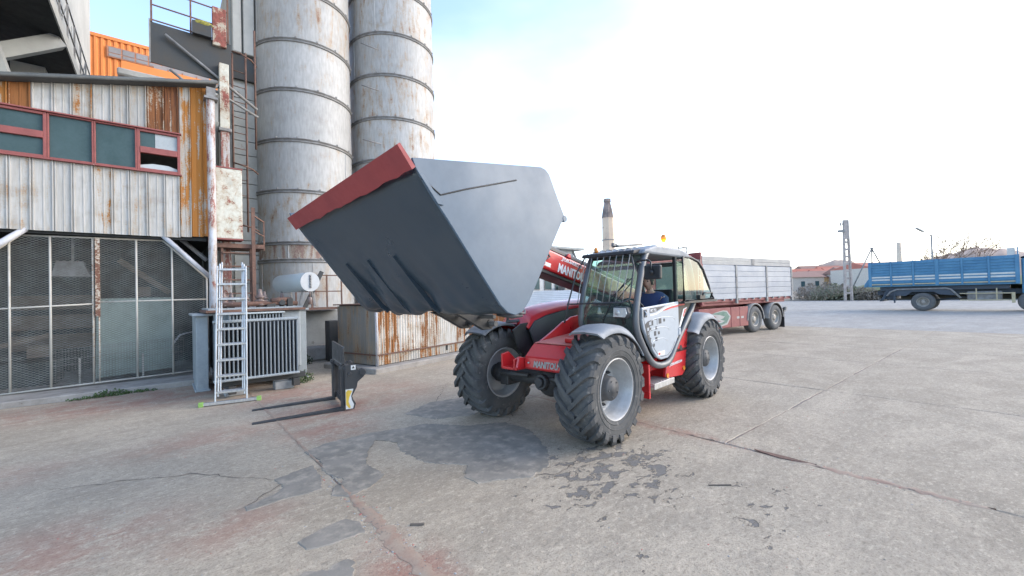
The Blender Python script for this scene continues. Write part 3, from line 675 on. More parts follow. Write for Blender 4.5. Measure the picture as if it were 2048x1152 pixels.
# ---------------------------------------------------------------- silos
def silo(cx, cy, rad, rings, ztop, seedv, label, rusts):
    s = wthing('silo', label, 'silo', (cx, cy, 0), 'steel silos behind the shed')
    zs = rings
    for i in range(len(zs)-1):
        za, zb = zs[i], zs[i+1]; m = MB(); r1 = rad
        n = 48; vs = []; prof = [(r1,za+.03),(r1-.004,za+(zb-za)*.33),(r1-.004,za+(zb-za)*.66),(r1,zb-.03)]
        m.lathe(prof, (cx,cy,0), 'z', n, caps=False)
        # upright weld seams
        for k in range(3):
            a = R(200+k*63+i*37); m.bar((cx+math.cos(a)*(r1+.001),cy+math.sin(a)*(r1+.001),za+.05),(cx+math.cos(a)*(r1+.001),cy+math.sin(a)*(r1+.001),zb-.05),.02,.012)
        c = rusts[i % len(rusts)]
        m.build('steel_course', M['silo'], s, col=(c, rs.uniform(.72,.95), rs.uniform(0,.25), 1))
    for z in zs[1:]:
        m = MB(); m.lathe([(rad-.01,z-.075),(rad+.03,z-.07),(rad+.035,z-.05),(rad+.004,z-.03),(rad+.004,z-.0),(rad+.04,z+.015),(rad+.035,z+.04),(rad-.01,z+.045)], (cx,cy,0), 'z', 48, caps=False)
        for k in range(16):
            a = R(180+k*23); m.box(cx+math.cos(a)*(rad+.03)-.02, cx+math.cos(a)*(rad+.03)+.02, cy+math.sin(a)*(rad+.03)-.02, cy+math.sin(a)*(rad+.03)+.02, z+.03, z+.075)
        m.build('hoop', M['irongrey'], s)
    m = MB(); m.lathe([(rad,zs[-1]),(rad*.6,zs[-1]+.5),(.2,zs[-1]+.8),(0,zs[-1]+.8)], (cx,cy,0), 'z', 32); m.build('roof', M['silo'], s, col=(.2,.8,0,1))
    return s
s1 = silo(3.64,14.84,1.43,[1.4,2.90,3.41,4.94,6.44,7.94,9.41,10.9,12.4,13.9],14,1,'nearer pale grey steel silo with wide hoops beside the shed',[.45,.68,.46,.34,.28,.32,.45,.38,.34])
b = MB(); b.box(2.15,5.25,13.2,16.6,0,1.42); b.build('concrete_base', M['wall_grey'], s1, bev=.03)
s2 = silo(6.76,14.93,1.50,[.3,1.9,3.45,4.97,6.41,7.85,9.33,10.76,12.25,13.75],14,2,'farther rust-mottled steel silo nearest the open sky',[.4,.4,.4,.44,.48,.52,.44,.5,.5])
for z in (6.9,8.7,10.1):
    b = MB(); b.tube([(5.15,13.75,z+.05),(5.75,13.7,z)], .02, 6); b.build('pipe_stub', M['irongrey'], s2)

# ---------------------------------------------------------------- clad building behind the ladders
hall = wthing('clad_building', 'beige clad plant building squeezed between the shed and the nearer silo', 'building', (1.6,15,0))
b = MB(); b.box(1.6,2.6,14.62,18,0,11.5); b.box(.98,1.6,14.64,18,0,6.9); b.build('wall', M['beige_panel'], hall)
z = 1.0
while z < 8.0:
    b = MB(); b.box(1.64,2.6,14.56,14.62,z,z+.40); b.build('cladding_panel', M['beige_panel'], hall, bev=.006); z += .42
b = MB(); b.box(1.62,2.5,14.5,14.6,8.25,8.95); b.build('dark_opening', M['irondark'], hall)  # solid dark box stands in for the unlit opening in the wall
for xx, w in ((1.66,.22),(1.93,.28),(2.26,.2)):
    b = MB(); b.box(xx,xx+w,14.42,14.6,9.0,11.5); b.build('pilaster', M['beige'], hall, bev=.02)
b = MB(); b.box(1.02,1.2,14.45,14.62,0,6.8); b.box(1.3,1.5,14.45,14.62,0,6.8); b.build('pilaster', M['beige'], hall, bev=.02)

# rusty caged ladder on the building's face
cage = wthing('caged_ladder', 'thin rust brown caged ladder climbing the beige building left of the silo', 'ladder', (1.9,13.6,3.2))
for xx, z0, z1, n_ in ((1.52,4.4,8.4,'stile'),(1.83,3.6,8.5,'stile'),(2.05,5.9,9.2,'stile')):
    b = MB(); b.tube([(xx,13.4,z0),(xx,13.4,z1)], .026, 6); b.build(n_, M['ironrust'], cage)
for z in (8.35,5.35,3.75): b = MB(); b.tube([(1.52,13.4,z+.1),(1.7,13.2,z),(1.95,13.3,z-.05),(2.1,13.5,z-.1)], .022, 6); b.build('hoop', M['ironrust'], cage)
for i in range(9): b = MB(); b.tube([(1.52,13.42,4.6+i*.42),(1.83,13.42,4.58+i*.42)], .012, 5); b.build('rung', M['ironrust'], cage)

# ---------------------------------------------------------------- elevated steel walkway
walk = wthing('steel_walkway', 'dark elevated steel walkway with thin railings above the shed roof', 'walkway', (.6,12.5,7.2))
b = MB(); b.prism([(-.14,12.5,7.22),(1.4,12.5,7.16),(1.4,12.5,8.15),(-.14,12.5,8.15)], (0,.03,0)); b.build('side_plate', M['irondark'], walk)
b = MB(); b.prism([(-.14,12.53,7.24),(-.14,13.3,7.66),(1.4,13.3,7.66),(1.4,12.53,7.2)], (0,0,.06)); b.box(-.14,1.4,12.53,13.3,8.09,8.15); b.box(-.14,-.1,12.54,13.3,7.68,8.09); b.build('deck', M['irondark'], walk)
b = MB(); b.bar((-.15,12.49,7.2),(-.15,12.49,8.2),.03); b.build('edge_angle', M['irongrey'], walk)
for xx in (-.12,.6,1.34): b = MB(); b.bar((xx,12.5,8.15),(xx,12.5,9.35),.035); b.build('post', M['ironrust'], walk)
for z in (8.2,8.55,8.95,9.33): b = MB(); b.bar((-.12,12.5,z),(1.36,12.5,z-.02),.025); b.build('rail', M['ironrust'], walk)
for yy in (13.25,): b = MB(); b.bar((-.12,yy,8.15),(-.12,yy,9.35),.03); b.build('post', M['ironrust'], walk)
for z in (8.75,9.33): b = MB(); b.bar((-.12,12.5,z),(-.12,13.3,z),.025); b.build('rail', M['ironrust'], walk)
for p, q, r in (((.12,12.42,7.9),(1.95,12.5,6.65),.035),((.75,12.4,7.0),(1.98,12.6,6.5),.03),((.2,12.5,7.15),(.95,12.5,6.6),.03),((.35,12.2,6.55),(1.15,12.4,7.0),.045)):
    b = MB(); b.tube([p, q], r, 7); b.build('brace', M['irongrey'], walk)
b = MB(); b.box(1.13,1.33,12.32,12.48,5.95,7.55); b.build('column', M['cream'], walk, bev=.01, label='cream upper column with peeling paint', col=(.55,.85,0,1))
b = MB(); b.box(1.14,1.32,12.33,12.47,0,5.9); b.build('column', M['post'], walk, bev=.01, label='pinkish peeling lower column', col=(.75,.8,0,1))
b = MB(); b.box(1.1,1.37,12.29,12.51,5.88,5.96); b.build('collar', M['irongrey'], walk, bev=.01)
b = MB(); b.box(1.02,1.3,12.42,12.56,8.0,8.95); b.build('column_head', M['cream'], walk, bev=.01, col=(.8,.6,0,1))
b = MB(); b.box(.62,1.0,12.36,12.46,8.12,8.42); b.build('toe_board', M['irondark'], walk)
b = MB(); b.sphere((.85,12.4,8.42),.1,9,6,sc=(1.9,.6,.7)); b.sphere((.72,12.4,8.4),.07,8,5,sc=(1.5,.7,.8)); tag(b.build('moss_clump', plain('moss', (.33,.3,.05), .95, c2=(.12,.11,.05), scale=20, bump=.6)), 'yellowish moss clump on the walkway edge by the column', 'moss')

# ---------------------------------------------------------------- cream cabinet and steel stair
cab_ = wthing('cream_cabinet', 'cream steel cabinet with flaking red patches beside the shed corner post', 'cabinet', (1.2,11.9,3.2))
b = MB(); b.box(.98,1.5,11.8,12.2,3.2,4.84); b.build('body', M['cream'], cab_, bev=.012, col=(.55,.9,0,1))
b = MB(); b.box(.97,1.51,11.79,12.2,4.84,4.87); b.box(.97,1.51,11.79,12.2,3.17,3.2); b.build('trim', M['winred'], cab_)
stair = wthing('steel_stair', 'rusty open-tread steel stair with a railing beside the nearer silo', 'stair', (1.4,12,0))
b = MB(); b.box(.99,1.95,11.9,12.7,3.0,3.1); b.build('landing', M['ironrust'], stair)
for xx in (1.08,1.66): b = MB(); b.bar((xx,11.75,0),(xx+.02,12.0,3.08),.05,.1); b.build('stringer', M['ironrust'], stair)
for i in range(9): b = MB(); b.bar((1.1,11.75+.025*i,.32+i*.32),(1.66,11.75+.025*i,.32+i*.32),.12,.03); b.build('tread', M['ironrust'], stair)
b = MB(); b.bar((1.72,11.82,0),(1.72,11.85,3.98),.075,.06); b.build('newel', M['ironrust'], stair)
b = MB(); b.bar((1.72,11.85,3.8),(2.02,12.3,3.72),.03); b.bar((1.72,11.85,3.42),(2.02,12.3,3.36),.025); b.bar((2.02,12.3,3.0),(2.02,12.3,3.75),.03); b.build('handrail', M['ironrust'], stair)

# low service gallery at the silo's foot
gal = wthing('service_gallery', 'rusty railed service platform round the foot of the nearer silo', 'platform', (3.2,12.6,1.45))
b = MB(); b.box(2.75,4.05,12.55,13.2,1.44,1.5); b.build('deck', M['ironrust'], gal)
for xx in (2.8,3.2,3.6,4.0): b = MB(); b.bar((xx,12.58,1.5),(xx,12.58,2.42),.035); b.build('post', M['ironrust'], gal)
for z in (1.95,2.4): b = MB(); b.bar((2.8,12.58,z),(4.0,12.58,z),.03); b.build('rail', M['ironrust'], gal)
b = MB(); b.bar((2.55,12.5,.55),(3.45,12.5,2.5),.07,.1); b.build('raking_strut', M['irondark'], gal)
b = MB(); b.box(3.56,3.86,12.3,12.7,0,1.12); tag(b.build('dark_cabinet', M['irondark'], bev=.01), 'narrow dark steel box standing against the grey silo base', 'box')
b = MB(); b.prism([(2.2,12.9,0),(3.0,12.7,0),(3.9,12.7,0),(3.9,13.2,0),(2.2,13.2,0)], (0,0,.42)); tag(b.build('rubble_footing', M['plinth'], bev=.05), 'rough concrete footing along the silo base by the dark box', 'footing')

# ---------------------------------------------------------------- overhead bunker with railed gallery
bun = wthing('overhead_bunker', 'huge overhead concrete bunker with a dark underside and railed edge', 'bunker', (-4,18,0))
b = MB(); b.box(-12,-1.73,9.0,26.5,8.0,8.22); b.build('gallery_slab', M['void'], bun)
b = MB(); b.box(-1.728,-1.70,9.0,26.5,7.98,8.26); b.build('slab_edge', M['beige'], bun)
b = MB(); b.box(-12,-2.35,9.4,26.3,8.22,20); b.build('wall', M['beige'], bun)
for y0, z0 in ((17.2,10.9),(21.0,11.1),(15.2,12.2)):
    b = MB(); b.box(-2.36,-2.33,y0,y0+2.0,z0,z0+.42); b.build('window_slit', M['eave'], bun)
for i in range(16): b = MB(); yy = 9.6+i*1.1; b.bar((-1.75,yy,8.2),(-1.75,yy,9.3),.035); b.build('rail_post', M['irongrey'], bun)
for z in (8.75,9.3): b = MB(); b.bar((-1.75,9.0,z),(-1.75,26.4,z),.03); b.build('rail', M['irongrey'], bun)
for i in range(5): b = MB(); b.bar((-1.75,10.7+i*3.3,8.2),(-1.75,11.8+i*3.3,9.3),.02); b.build('rail_brace', M['irongrey'], bun)
b = MB(); b.bar((-1.8,14.3,7.95),(-4.2,13.4,6.0),.3,.3); b.build('raking_beam', M['eave'], bun)
b = MB(); b.prism([(-3.4,13.2,8.0),(-2.75,13.2,8.0),(-2.3,13.2,6.2),(-3.6,13.2,6.2)], (0,.5,0)); b.build('hopper_chute', M['eave'], bun)
for xx, yy in ((-2.6,16.5),(-2.6,25.5),(-10,16.5),(-10,25.5)): b = MB(); b.box(xx-.3,xx+.3,yy-.3,yy+.3,0,8.0); b.build('column', M['beige'], bun)
# ---------------------------------------------------------------- orange plant hall
k_ = 32/30
org = wthing('orange_hall', 'tall orange corrugated plant hall with grey windows behind the shed', 'hall', (0,32,0))
oz = lambda z: 1.71+(z-1.71)*k_
b = MB(); b.box(-9,2.6,32.06,44,0,oz(15.6)); b.build('wall', M['orange'], org)
xx = -6.0
while xx < 2.5:
    b = MB(); w = .27; top = oz(15.68)
    lo, hi = -2.22, -.0
    b.prism([(xx,32.06,0),(xx+.05,32.0,0),(xx+.15,32.0,0),(xx+.2,32.06,0)], (0,0,top))
    b.build('cladding_rib', M['orange'], org); xx += w
b = MB(); b.box(-6,2.6,31.97,32.06,oz(15.55),oz(15.72)); b.build('ridge_flashing', M['orange'], org)
fr = MB(); fr.box(-2.2,2.4,31.93,31.99,oz(14.62),oz(15.2)); wf = fr.build('window_band', M['orangef'], org)
for i in range(8):
    x0 = -2.15+i*.57
    for za, zb in ((14.67,14.83),(14.87,15.15)):
        q = MB(); q.box(x0+.03,x0+.53,31.91,31.95,oz(za),oz(zb)); o = q.build('pane', M['orangew'], wf); o.location = (0,0,0)
ann = wthing('lean_to', 'grey-eaved lower annexe with an orange parapet below the orange hall windows', 'annexe', (0,29,0))
b = MB(); b.box(-1.45,6,29.2,31.8,0,13.3); b.build('wall', M['eave'], ann)
b = MB(); b.box(-1.62,6,28.7,29.3,13.35,13.7); b.build('eave', M['eave'], ann, bev=.06)
b = MB(); b.box(-1.45,6,28.9,29.2,13.7,14.15); b.build('parapet', M['orange'], ann)
for i in range(9): b = MB(); b.box(-.2+i*.62,.35+i*.62,29.25,29.3,14.16,14.5); b.build('window', M['orangew'], ann)
# ---------------------------------------------------------------- telehandler (x forward, y to its left, z up)
tele = thing('telehandler', 'red and silver telehandler with a huge raised grey bucket and an open cab door window', 'telehandler', (3.835,4.074,0), R(185.76))
WB = -2.81
def wheel_parts(w, outer, R0=.612, near=True):
    """tyre with chevron lugs, dished rim and hub; the wheel's outer face looks along +y"""
    m = MB()
    prof = [(.335,-.19),(.36,-.212),(.42,-.232),(.50,-.232),(.55,-.215),(.58,-.17),(.592,-.09),(.594,0),(.592,.09),(.58,.17),(.55,.215),(.50,.232),(.42,.232),(.36,.212),(.335,.19)]
    m.lathe(prof, (0,0,0), 'y', 64, caps=False)
    for r_, y in ((.385,.224),(.44,.2335),(.52,.229)): m.lathe([(r_-.006,y-.004),(r_-.003,y+.003),(r_+.003,y+.003),(r_+.006,y-.004)], (0,0,0), 'y', 48, caps=False)
    nl = 21
    for side in (1,-1):
        for k in range(nl):
            a0 = 2*math.pi*(k+(.5 if side < 0 else 0))/nl
            st = [(-.03,0,.588,.626,.034,.028),(.06,7,.588,.63,.036,.027),(.13,13.5,.583,.628,.04,.028),(.185,18.5,.568,.620,.044,.03),(.222,21.5,.545,.604,.048,.034),(.243,23,.515,.565,.05,.04),(.240,24,.485,.50,.05,.046)]
            vs = []
            for y, da, rb, rt, wb, wt in st:
                for r_, w_, sg in ((rb,wb,-1),(rb,wb,1),(rt,wt,-1),(rt,wt,1)):
                    a = a0-R(da)+sg*w_/.6
                    yy = y if r_ == rt or y < .2 else y-.02
                    vs.append((math.sin(a)*r_, side*yy, math.cos(a)*r_))
            fs = []
            for i in range(len(st)-1):
                o = i*4; fs += [(o+2,o+3,o+7,o+6),(o,o+2,o+6,o+4),(o+3,o+1,o+5,o+7)]
            fs += [(0,1,3,2),(len(vs)-4,len(vs)-2,len(vs)-1,len(vs)-3)]
            if side < 0: fs = [tuple(reversed(f)) for f in fs]
            m.add(vs, fs)
    m.build('tyre', M['tyre'], w)
    # pressed lettering on the sidewall, as raised blocks
    m = MB()
    m.lathe([(.352,.206),(.345,.215),(.337,.21),(.332,.195),(.322,.185),(.318,.13),(.306,.12),(.302,.06),(.292,.05),(.286,.005),(.255,-.012),(.20,-.005),(.19,.004),(.10,.004)], (0,0,0), 'y', 56, caps=False)
    m.lathe([(.10,-.006),(.19,-.006),(.25,-.022),(.28,-.01),(.295,-.05),(.30,-.11),(.315,-.12),(.32,-.185),(.345,-.21),(.352,-.206)], (0,0,0), 'y', 56, caps=False)
    for k in range(8):
        a = 2*math.pi*k/8+.2
        m.cyl((math.sin(a)*.245,-.012,math.cos(a)*.245),(math.sin(a)*.245,-.006,math.cos(a)*.245),.016,8)
    m.build('rim', M['rim'], w)
    m = MB()
    m.lathe([(.165,.004),(.16,.03),(.142,.04),(.137,.135),(.12,.155),(.06,.157),(.055,.165),(0,.165)], (0,0,0), 'y', 28)
    for k in range(10):
        a = 2*math.pi*k/10
        p = (math.sin(a)*.195, 0, math.cos(a)*.195); m.cyl((p[0],.002,p[2]),(p[0],.03,p[2]),.02,6); m.cyl((p[0],.03,p[2]),(p[0],.05,p[2]),.011,8)
    for k in range(5):
        a = 2*math.pi*k/5+.4; m.cyl((math.sin(a)*.095,.15,math.cos(a)*.095),(math.sin(a)*.095,.164,math.cos(a)*.095),.011,6)
    m.build('hub', M['hub'], w)
w0 = sub('wheel', tele, (0,.9,.612)); wheel_parts(w0, 1)
for loc, rz, spin in (((WB,.9,.612),0,9),((0,-.9,.612),180,4),((WB,-.9,.612),180,13)):
    w = copy_tree(w0, tele); w.location = loc; w.rotation_euler = (0, R(spin), R(rz))

def P(name, mb, mat, bev=.006, parent=tele, **k): return mb.build(name, mat, parent, bev=bev, **k)
def xz(pts, y): return [(p[0], y, p[1]) for p in pts]
# axles
for X, nm in ((0,'front_axle'),(WB,'rear_axle')):
    b = MB(); b.cyl((X,-.72,.61),(X,.72,.61),.095,14); b.sphere((X+.02,.18,.60),.2,16,10,sc=(1,.95,1)); b.cyl((X+.1,.18,.6),(X+.26,.18,.62),.1,14); b.cyl((X+.26,.18,.62),(X+.3,.18,.62),.065,12)
    for s in (1,-1): b.box(X-.13,X+.13,s*.6-.08,s*.6+.08,.47,.75); b.cyl((X,s*.66,.61),(X,s*.82,.61),.14,14); b.cyl((X+.16,s*.1,.66),(X+.16,s*.62,.64),.035,8)
    P(nm, b, M['axle'], .012)
# front chassis nose
b = MB(); b.prism(xz([(.30,.77),(.32,.80),(.31,.93),(.14,1.075),(-.55,1.13),(-.6,.77)],-.02), (0,.64,0)); b.box(-2.6,-.5,-.34,.55,.50,.82); b.box(-.75,-.1,-.1,.6,.66,.8)
P('chassis', b, M['mred'], .012)
b = MB(); b.prism([(.135,.0,1.083),(.135,.6,1.083),(-.6,.6,1.14),(-.6,.0,1.14)], (0,0,.006)); P('nose_top_plate', b, M['mredtop'], 0)
b = MB(); b.prism(xz([(.40,.77),(.44,.80),(.40,.93),(.22,.90),(.12,1.03),(-.02,1.09),(-.32,1.22),(-.50,1.31),(-.62,1.335),(-.7,1.37),(-.95,1.39),(-.95,.77)],-.06), (0,.035,0)); P('side_plate', b, M['mred'], .004)
b = MB(); b.prism(xz([(.31,.74),(.37,.80),(.30,.95),(.16,1.03),(.05,1.10),(-.1,1.14),(-.3,1.24),(-.45,1.27),(-.6,1.27),(-.6,.72)],.625), (0,.03,0)); P('side_plate', b, M['mred'], .004)
b = MB(); b.box(.12,.42,-.34,-.06,.76,.79); b.prism(xz([(.42,.76),(.42,.95),(.3,.97),(.14,.83),(.14,.76)],-.34), (0,.03,0)); b.prism(xz([(.42,.76),(.42,.90),(.3,.92),(.14,.83),(.14,.76)],-.12), (0,.03,0))
P('tow_bracket', b, M['mred'], .005)
b = MB(); b.cyl((.02,.42,1.13),(-.02,.72,1.12),.035,10); b.cyl((-.02,.72,1.12),(-.03,.78,1.12),.045,10); P('lock_pin_tube', b, M['mred'], 0)
text('lettering', 'MANITOU', .105, M['trailerw'], tele, (.325,.135,.815), (0,1,0), (-.06,0,1), .002, .2, .004, sx=.80)
for yy in (.06,.53): b = MB(); b.cyl((.31,yy,.86),(.335,yy,.86),.012,8); P('bolt', b, M['rim'], 0)
# black inner guards and hose plate beside the far wheel
b = MB(); b.prism(xz([(.05,1.22),(-.12,1.30),(-.5,1.32),(-.75,1.2),(-.9,.95),(-.9,.75),(-.3,.75),(-.05,.95)],-.50), (0,.03,0)); P('inner_guard', b, M['mblack'], .006)
b = MB(); b.tube([(-.02,-.66,1.33),(-.45,-.66,1.325),(-.62,-.62,1.28),(-.74,-.58,1.17),(-.80,-.56,1.05)], .024, 8); b.cyl((-.04,-.66,1.33),(-.04,-.66,1.42),.02,8); P('lamp_bracket', b, M['mdark'], 0)
b = MB(); b.tube([(-.02,-.78,1.30),(-.30,-.74,1.24),(-.46,-.68,1.10),(-.40,-.6,.92),(-.22,-.52,.80)], .022, 8); b.tube([(.0,-.84,1.31),(.03,-.72,1.22),(.02,-.70,1.05)], .018, 7); P('mudguard_stay', b, M['mdark'], 0)
# mudguards
def mudguard(X, y0, y1, a0, a1, r0, lab=None):
    m = MB(); n = 16; vs = []
    for i in range(n+1):
        a = R(a0+(a1-a0)*i/n); lip = .03*math.sin(math.pi*i/n)
        c, s = math.cos(a), math.sin(a); wv = .02*math.sin(i*.9)
        for (yy, rr) in ((y0,r0-.02),(y0+(y1-y0)*.12,r0+.008),(y0+(y1-y0)*.5,r0+.022),(y0+(y1-y0)*.85,r0+.008),(y1,r0-.05-lip),(y1-.01*(1 if y1>y0 else -1),r0-.06-lip),(y0+(y1-y0)*.85,r0-.014),(y0+(y1-y0)*.5,r0),(y0+(y1-y0)*.12,r0-.014),(y0,r0-.036)):
            vs.append((X+c*rr, yy, .612+s*rr))
    fs = []; q = 10
    for i in range(n):
        for j in range(q): j2 = (j+1)%q; fs.append((i*q+j, i*q+j2, (i+1)*q+j2, (i+1)*q+j))
    fs += [tuple(range(q)), tuple(reversed(range(n*q, n*q+q)))]
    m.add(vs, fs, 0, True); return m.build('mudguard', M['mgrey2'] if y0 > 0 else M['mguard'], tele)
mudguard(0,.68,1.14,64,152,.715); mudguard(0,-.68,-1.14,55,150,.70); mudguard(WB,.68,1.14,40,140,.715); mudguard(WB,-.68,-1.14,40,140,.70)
b = MB(); b.bar((.2,.7,1.22),(.12,.66,.98),.04,.02); b.bar((-.62,.72,.98),(-.55,.6,.8),.04,.02); P('mudguard_stay', b, M['mblack'], 0)
# lower red side: sill boxes and the rear side panel
b = MB(); b.box(-2.05,-.92,.35,.72,.40,.75); b.prism(xz([(-.92,.36),(-1.0,.33),(-1.12,.42),(-1.1,.75),(-.9,.8)],.70), (0,.06,0)); b.box(-1.5,-1.28,.7,.86,.6,.76); P('chassis_sill', b, M['mred'], .01)
b = MB(); b.prism(xz([(-1.49,.50),(-1.55,.48),(-2.04,.45),(-2.14,.50),(-2.18,.66),(-2.30,1.14),(-2.25,1.14),(-1.60,.74),(-1.54,.70)],.93), (0,.05,0)); b.box(-2.1,-1.62,.55,.93,.47,.72); P('rear_side_panel', b, M['mred'], .008)
text('lettering', '_JYDER-BARSECLAN', .052, M['decal_w'], tele, (-1.60,.984,.635), (-1,0,.04), (0,0,1), .001, .1, .001, sx=.92)
for X, z in ((-1.53,.52),(-2.08,.55)): b = MB(); b.cyl((X,.98,z),(X,.995,z),.032,14); P('reflector', b, M['amber'], 0)
b = MB(); b.cyl((-2.01,.975,.86),(-2.01,.985,.86),.04,16); P('lock_hole', b, M['mblack'], 0)
b = MB(); b.box(-1.62,-1.02,.72,1.03,.44,.47)
for i in range(7): b.box(-1.58+i*.08,-1.54+i*.08,.75,1.0,.47,.482)
b.box(-1.62,-1.02,1.02,1.045,.415,.49); P('step', b, M['grate'], .003)
b = MB(); b.box(-1.0,-.96,.6,1.0,.3,.75); P('step_hanger', b, M['mred'], .006)
# cab
LOOP = [(-.98,2.2),(-.88,2.05),(-.78,1.8),(-.70,1.55),(-.665,1.35),(-.70,1.18),(-.83,.99),(-.97,.83),(-1.10,.745),(-1.28,.70),(-1.48,.70),(-1.62,.76),(-1.82,.95),(-2.15,1.22),(-2.47,1.50),(-2.47,1.8),(-2.36,2.08),(-2.22,2.2),(-2.0,2.24),(-1.4,2.27),(-1.12,2.255)]
def smooth_loop(pts, y, k=3):
    out = []; n = len(pts)
    for i in range(n):
        p0, p1, p2, p3 = (Vector(pts[(i+d)%n]) for d in (-1,0,1,2))
        for t in range(k):
            t /= k; out.append(.5*((2*p1)+(p2-p0)*t+(2*p0-5*p1+4*p2-p3)*t*t+(3*p1-p0-3*p2+p3)*t**3))
    return [(p.x, y, p.y) for p in out]
b = MB(); b.tube(smooth_loop(LOOP, 1.0), .046, 8, closed=True, flat=.9); b.tube(smooth_loop(LOOP, .16), .04, 7, closed=True)
for p in ((-.98,2.2),(-2.3,2.12),(-2.47,1.6)): b.tube([(p[0],.16,p[1]),(p[0],1.0,p[1])], .035, 7)
P('cab_frame', b, M['mmid'], 0)
b = MB(); b.bar((-1.845,1.0,.98),(-1.845,1.0,2.24),.055,.05); b.box(-2.5,-.7,.16,.98,.80,.86); b.prism(xz([(-.84,.96),(-.80,1.1),(-.9,1.15),(-.98,.86)],.16), (0,.8,0)); P('cab_body', b, M['mblack'], .008)
b = MB(); b.prism(xz([(-2.42,.86),(-2.46,1.5),(-2.4,1.5),(-2.1,.86)],.18), (0,.8,0)); P('cab_rear', b, M['mblack'], .008)
b = MB(); b.prism(xz([(-.84,2.20),(-.88,2.255),(-1.2,2.325),(-1.9,2.325),(-2.22,2.28),(-2.36,2.19)],.12), (0,.93,0)); P('cab_roof', b, M['mgrey2'], .03, seg=2)
b = MB(); b.prism(xz([(-.70,2.19),(-.72,2.24),(-.95,2.27),(-.95,2.22)],.17), (0,.8,0)); P('roof_visor', b, M['mblack'], .01)
b = MB(); b.bar((-.86,.62,2.33),(-1.55,.62,2.40),.10,.03); b.bar((-.84,.62,2.325),(-.84,.62,2.37),.1,.04); P('roof_guard_bar', b, M['irongrey'], .006)
# glass
def curved_pane(name, prof, ya, yb, bulge, mat):
    m = MB(); n = 8; vs = []
    for X, z in prof:
        for j in range(n+1):
            t = j/n; vs.append((X+bulge*math.sin(math.pi*t), ya+(yb-ya)*t, z))
    fs = []
    for i in range(len(prof)-1):
        for j in range(n): a = i*(n+1)+j; fs.append((a, a+1, a+n+2, a+n+1))
    m.add(vs, fs, 0, True); return P(name, m, mat, 0)
curved_pane('windscreen', [(-.80,1.02),(-.71,1.18),(-.665,1.33),(-.69,1.55),(-.77,1.8),(-.87,2.05),(-.96,2.19)], .19, .97, .07, M['cabglass'])
b = MB(); b.add(xz([(-.74,1.0),(-.70,1.33),(-.78,1.6),(-1.0,2.17),(-2.2,2.17),(-2.44,1.7),(-2.44,1.1),(-1.4,.9)],.165), [tuple(range(8))]); P('offside_window', b, M['clearglass'], 0)
b = MB(); b.add([(-2.46,.2,1.52),(-2.46,.96,1.52),(-2.46,.96,1.8),(-2.25,.96,2.17),(-2.25,.2,2.17),(-2.46,.2,1.8)], [(0,1,2,5),(5,2,3,4)]); P('rear_window', b, M['clearglass'], 0)
b = MB(); b.prism(xz([(-1.88,1.13),(-1.88,1.535),(-2.38,1.55),(-2.40,1.50)],.985), (0,.012,0)); P('quarter_panel', b, M['mblack'], .003)
QW = xz([(-1.88,1.58),(-1.88,2.19),(-2.18,2.16),(-2.34,2.04),(-2.43,1.8),(-2.43,1.58)],.985); b = MB(); b.add(QW, [tuple(range(6))]); P('quarter_window', b, M['clearglass'], 0)
# folded-back door window in its black frame
OW = [(-1.90,2.19),(-2.17,2.195),(-2.45,2.145),(-2.64,2.03),(-2.86,1.78),(-3.05,1.56),(-1.90,1.55)]
b = MB(); b.tube(xz(OW,1.10), .021, 7, closed=True); b.bar((-1.88,1.09,1.535),(-3.08,1.12,1.535),.05,.035); fr = P('door_window', b, M['mblack'], 0)
b = MB(); b.add(xz(OW,1.10), [tuple(range(len(OW)))]); P('pane', b, M['cabglass'], 0, fr)
b = MB(); b.tube([(-2.45,1.13,1.57),(-2.45,1.17,1.66),(-2.82,1.17,1.66),(-2.84,1.13,1.58)], .012, 6); b.box(-2.55,-2.35,1.11,1.16,1.57,1.63); P('window_latch', b, M['mblack'], 0, fr)
# lower door with its printed swoosh
DOOR = [(-.755,1.50),(-.745,1.35),(-.785,1.22),(-.90,1.06),(-1.02,.92),(-1.12,.83),(-1.24,.785),(-1.44,.785),(-1.56,.84),(-1.70,.96),(-1.80,1.05),(-1.83,1.10),(-1.835,1.55)]
b = MB(); b.prism(xz(DOOR,1.0), (0,.045,0)); door = P('door', b, M['mgrey'], .012, seg=2)
b = MB(); b.tube([(p[0],1.042,p[1]) for p in [(-.80,1.46),(-.785,1.35),(-.82,1.24),(-.93,1.08),(-1.05,.945),(-1.14,.865),(-1.25,.825),(-1.43,.825),(-1.54,.87),(-1.67,.985)]], .006, 5); P('door_seam', b, M['mdark'], 0, door)
def decal(name, pts, mat, y=1.0462, t=.0012): b = MB(); b.prism(xz(pts,y), (0,t,0)); return P(name, b, mat, 0, door)
decal('print', [(-.80,1.28),(-.88,1.32),(-1.02,1.335),(-1.15,1.34),(-1.15,1.26),(-.95,1.26),(-.93,1.235),(-1.05,1.24),(-1.05,1.2),(-.94,1.19),(-.88,1.15),(-.93,1.15),(-.92,1.12),(-1.02,1.07),(-.95,1.045),(-.99,.98),(-.95,.99),(-.86,1.12)], M['decal_k'])
for (a, c), (d, e) in [((-.92,1.31),(-.98,1.27)),((-1.03,1.33),(-1.13,1.26)),((-.865,1.24),(-.91,1.2)),((-.97,1.25),(-1.05,1.2)),((-.92,1.17),(-.99,1.11)),((-.95,1.09),(-1.02,1.04))]: decal('print', [(a,c),(d,c),(d,e),(a,e)], M['mgrey'], 1.0476, .001)
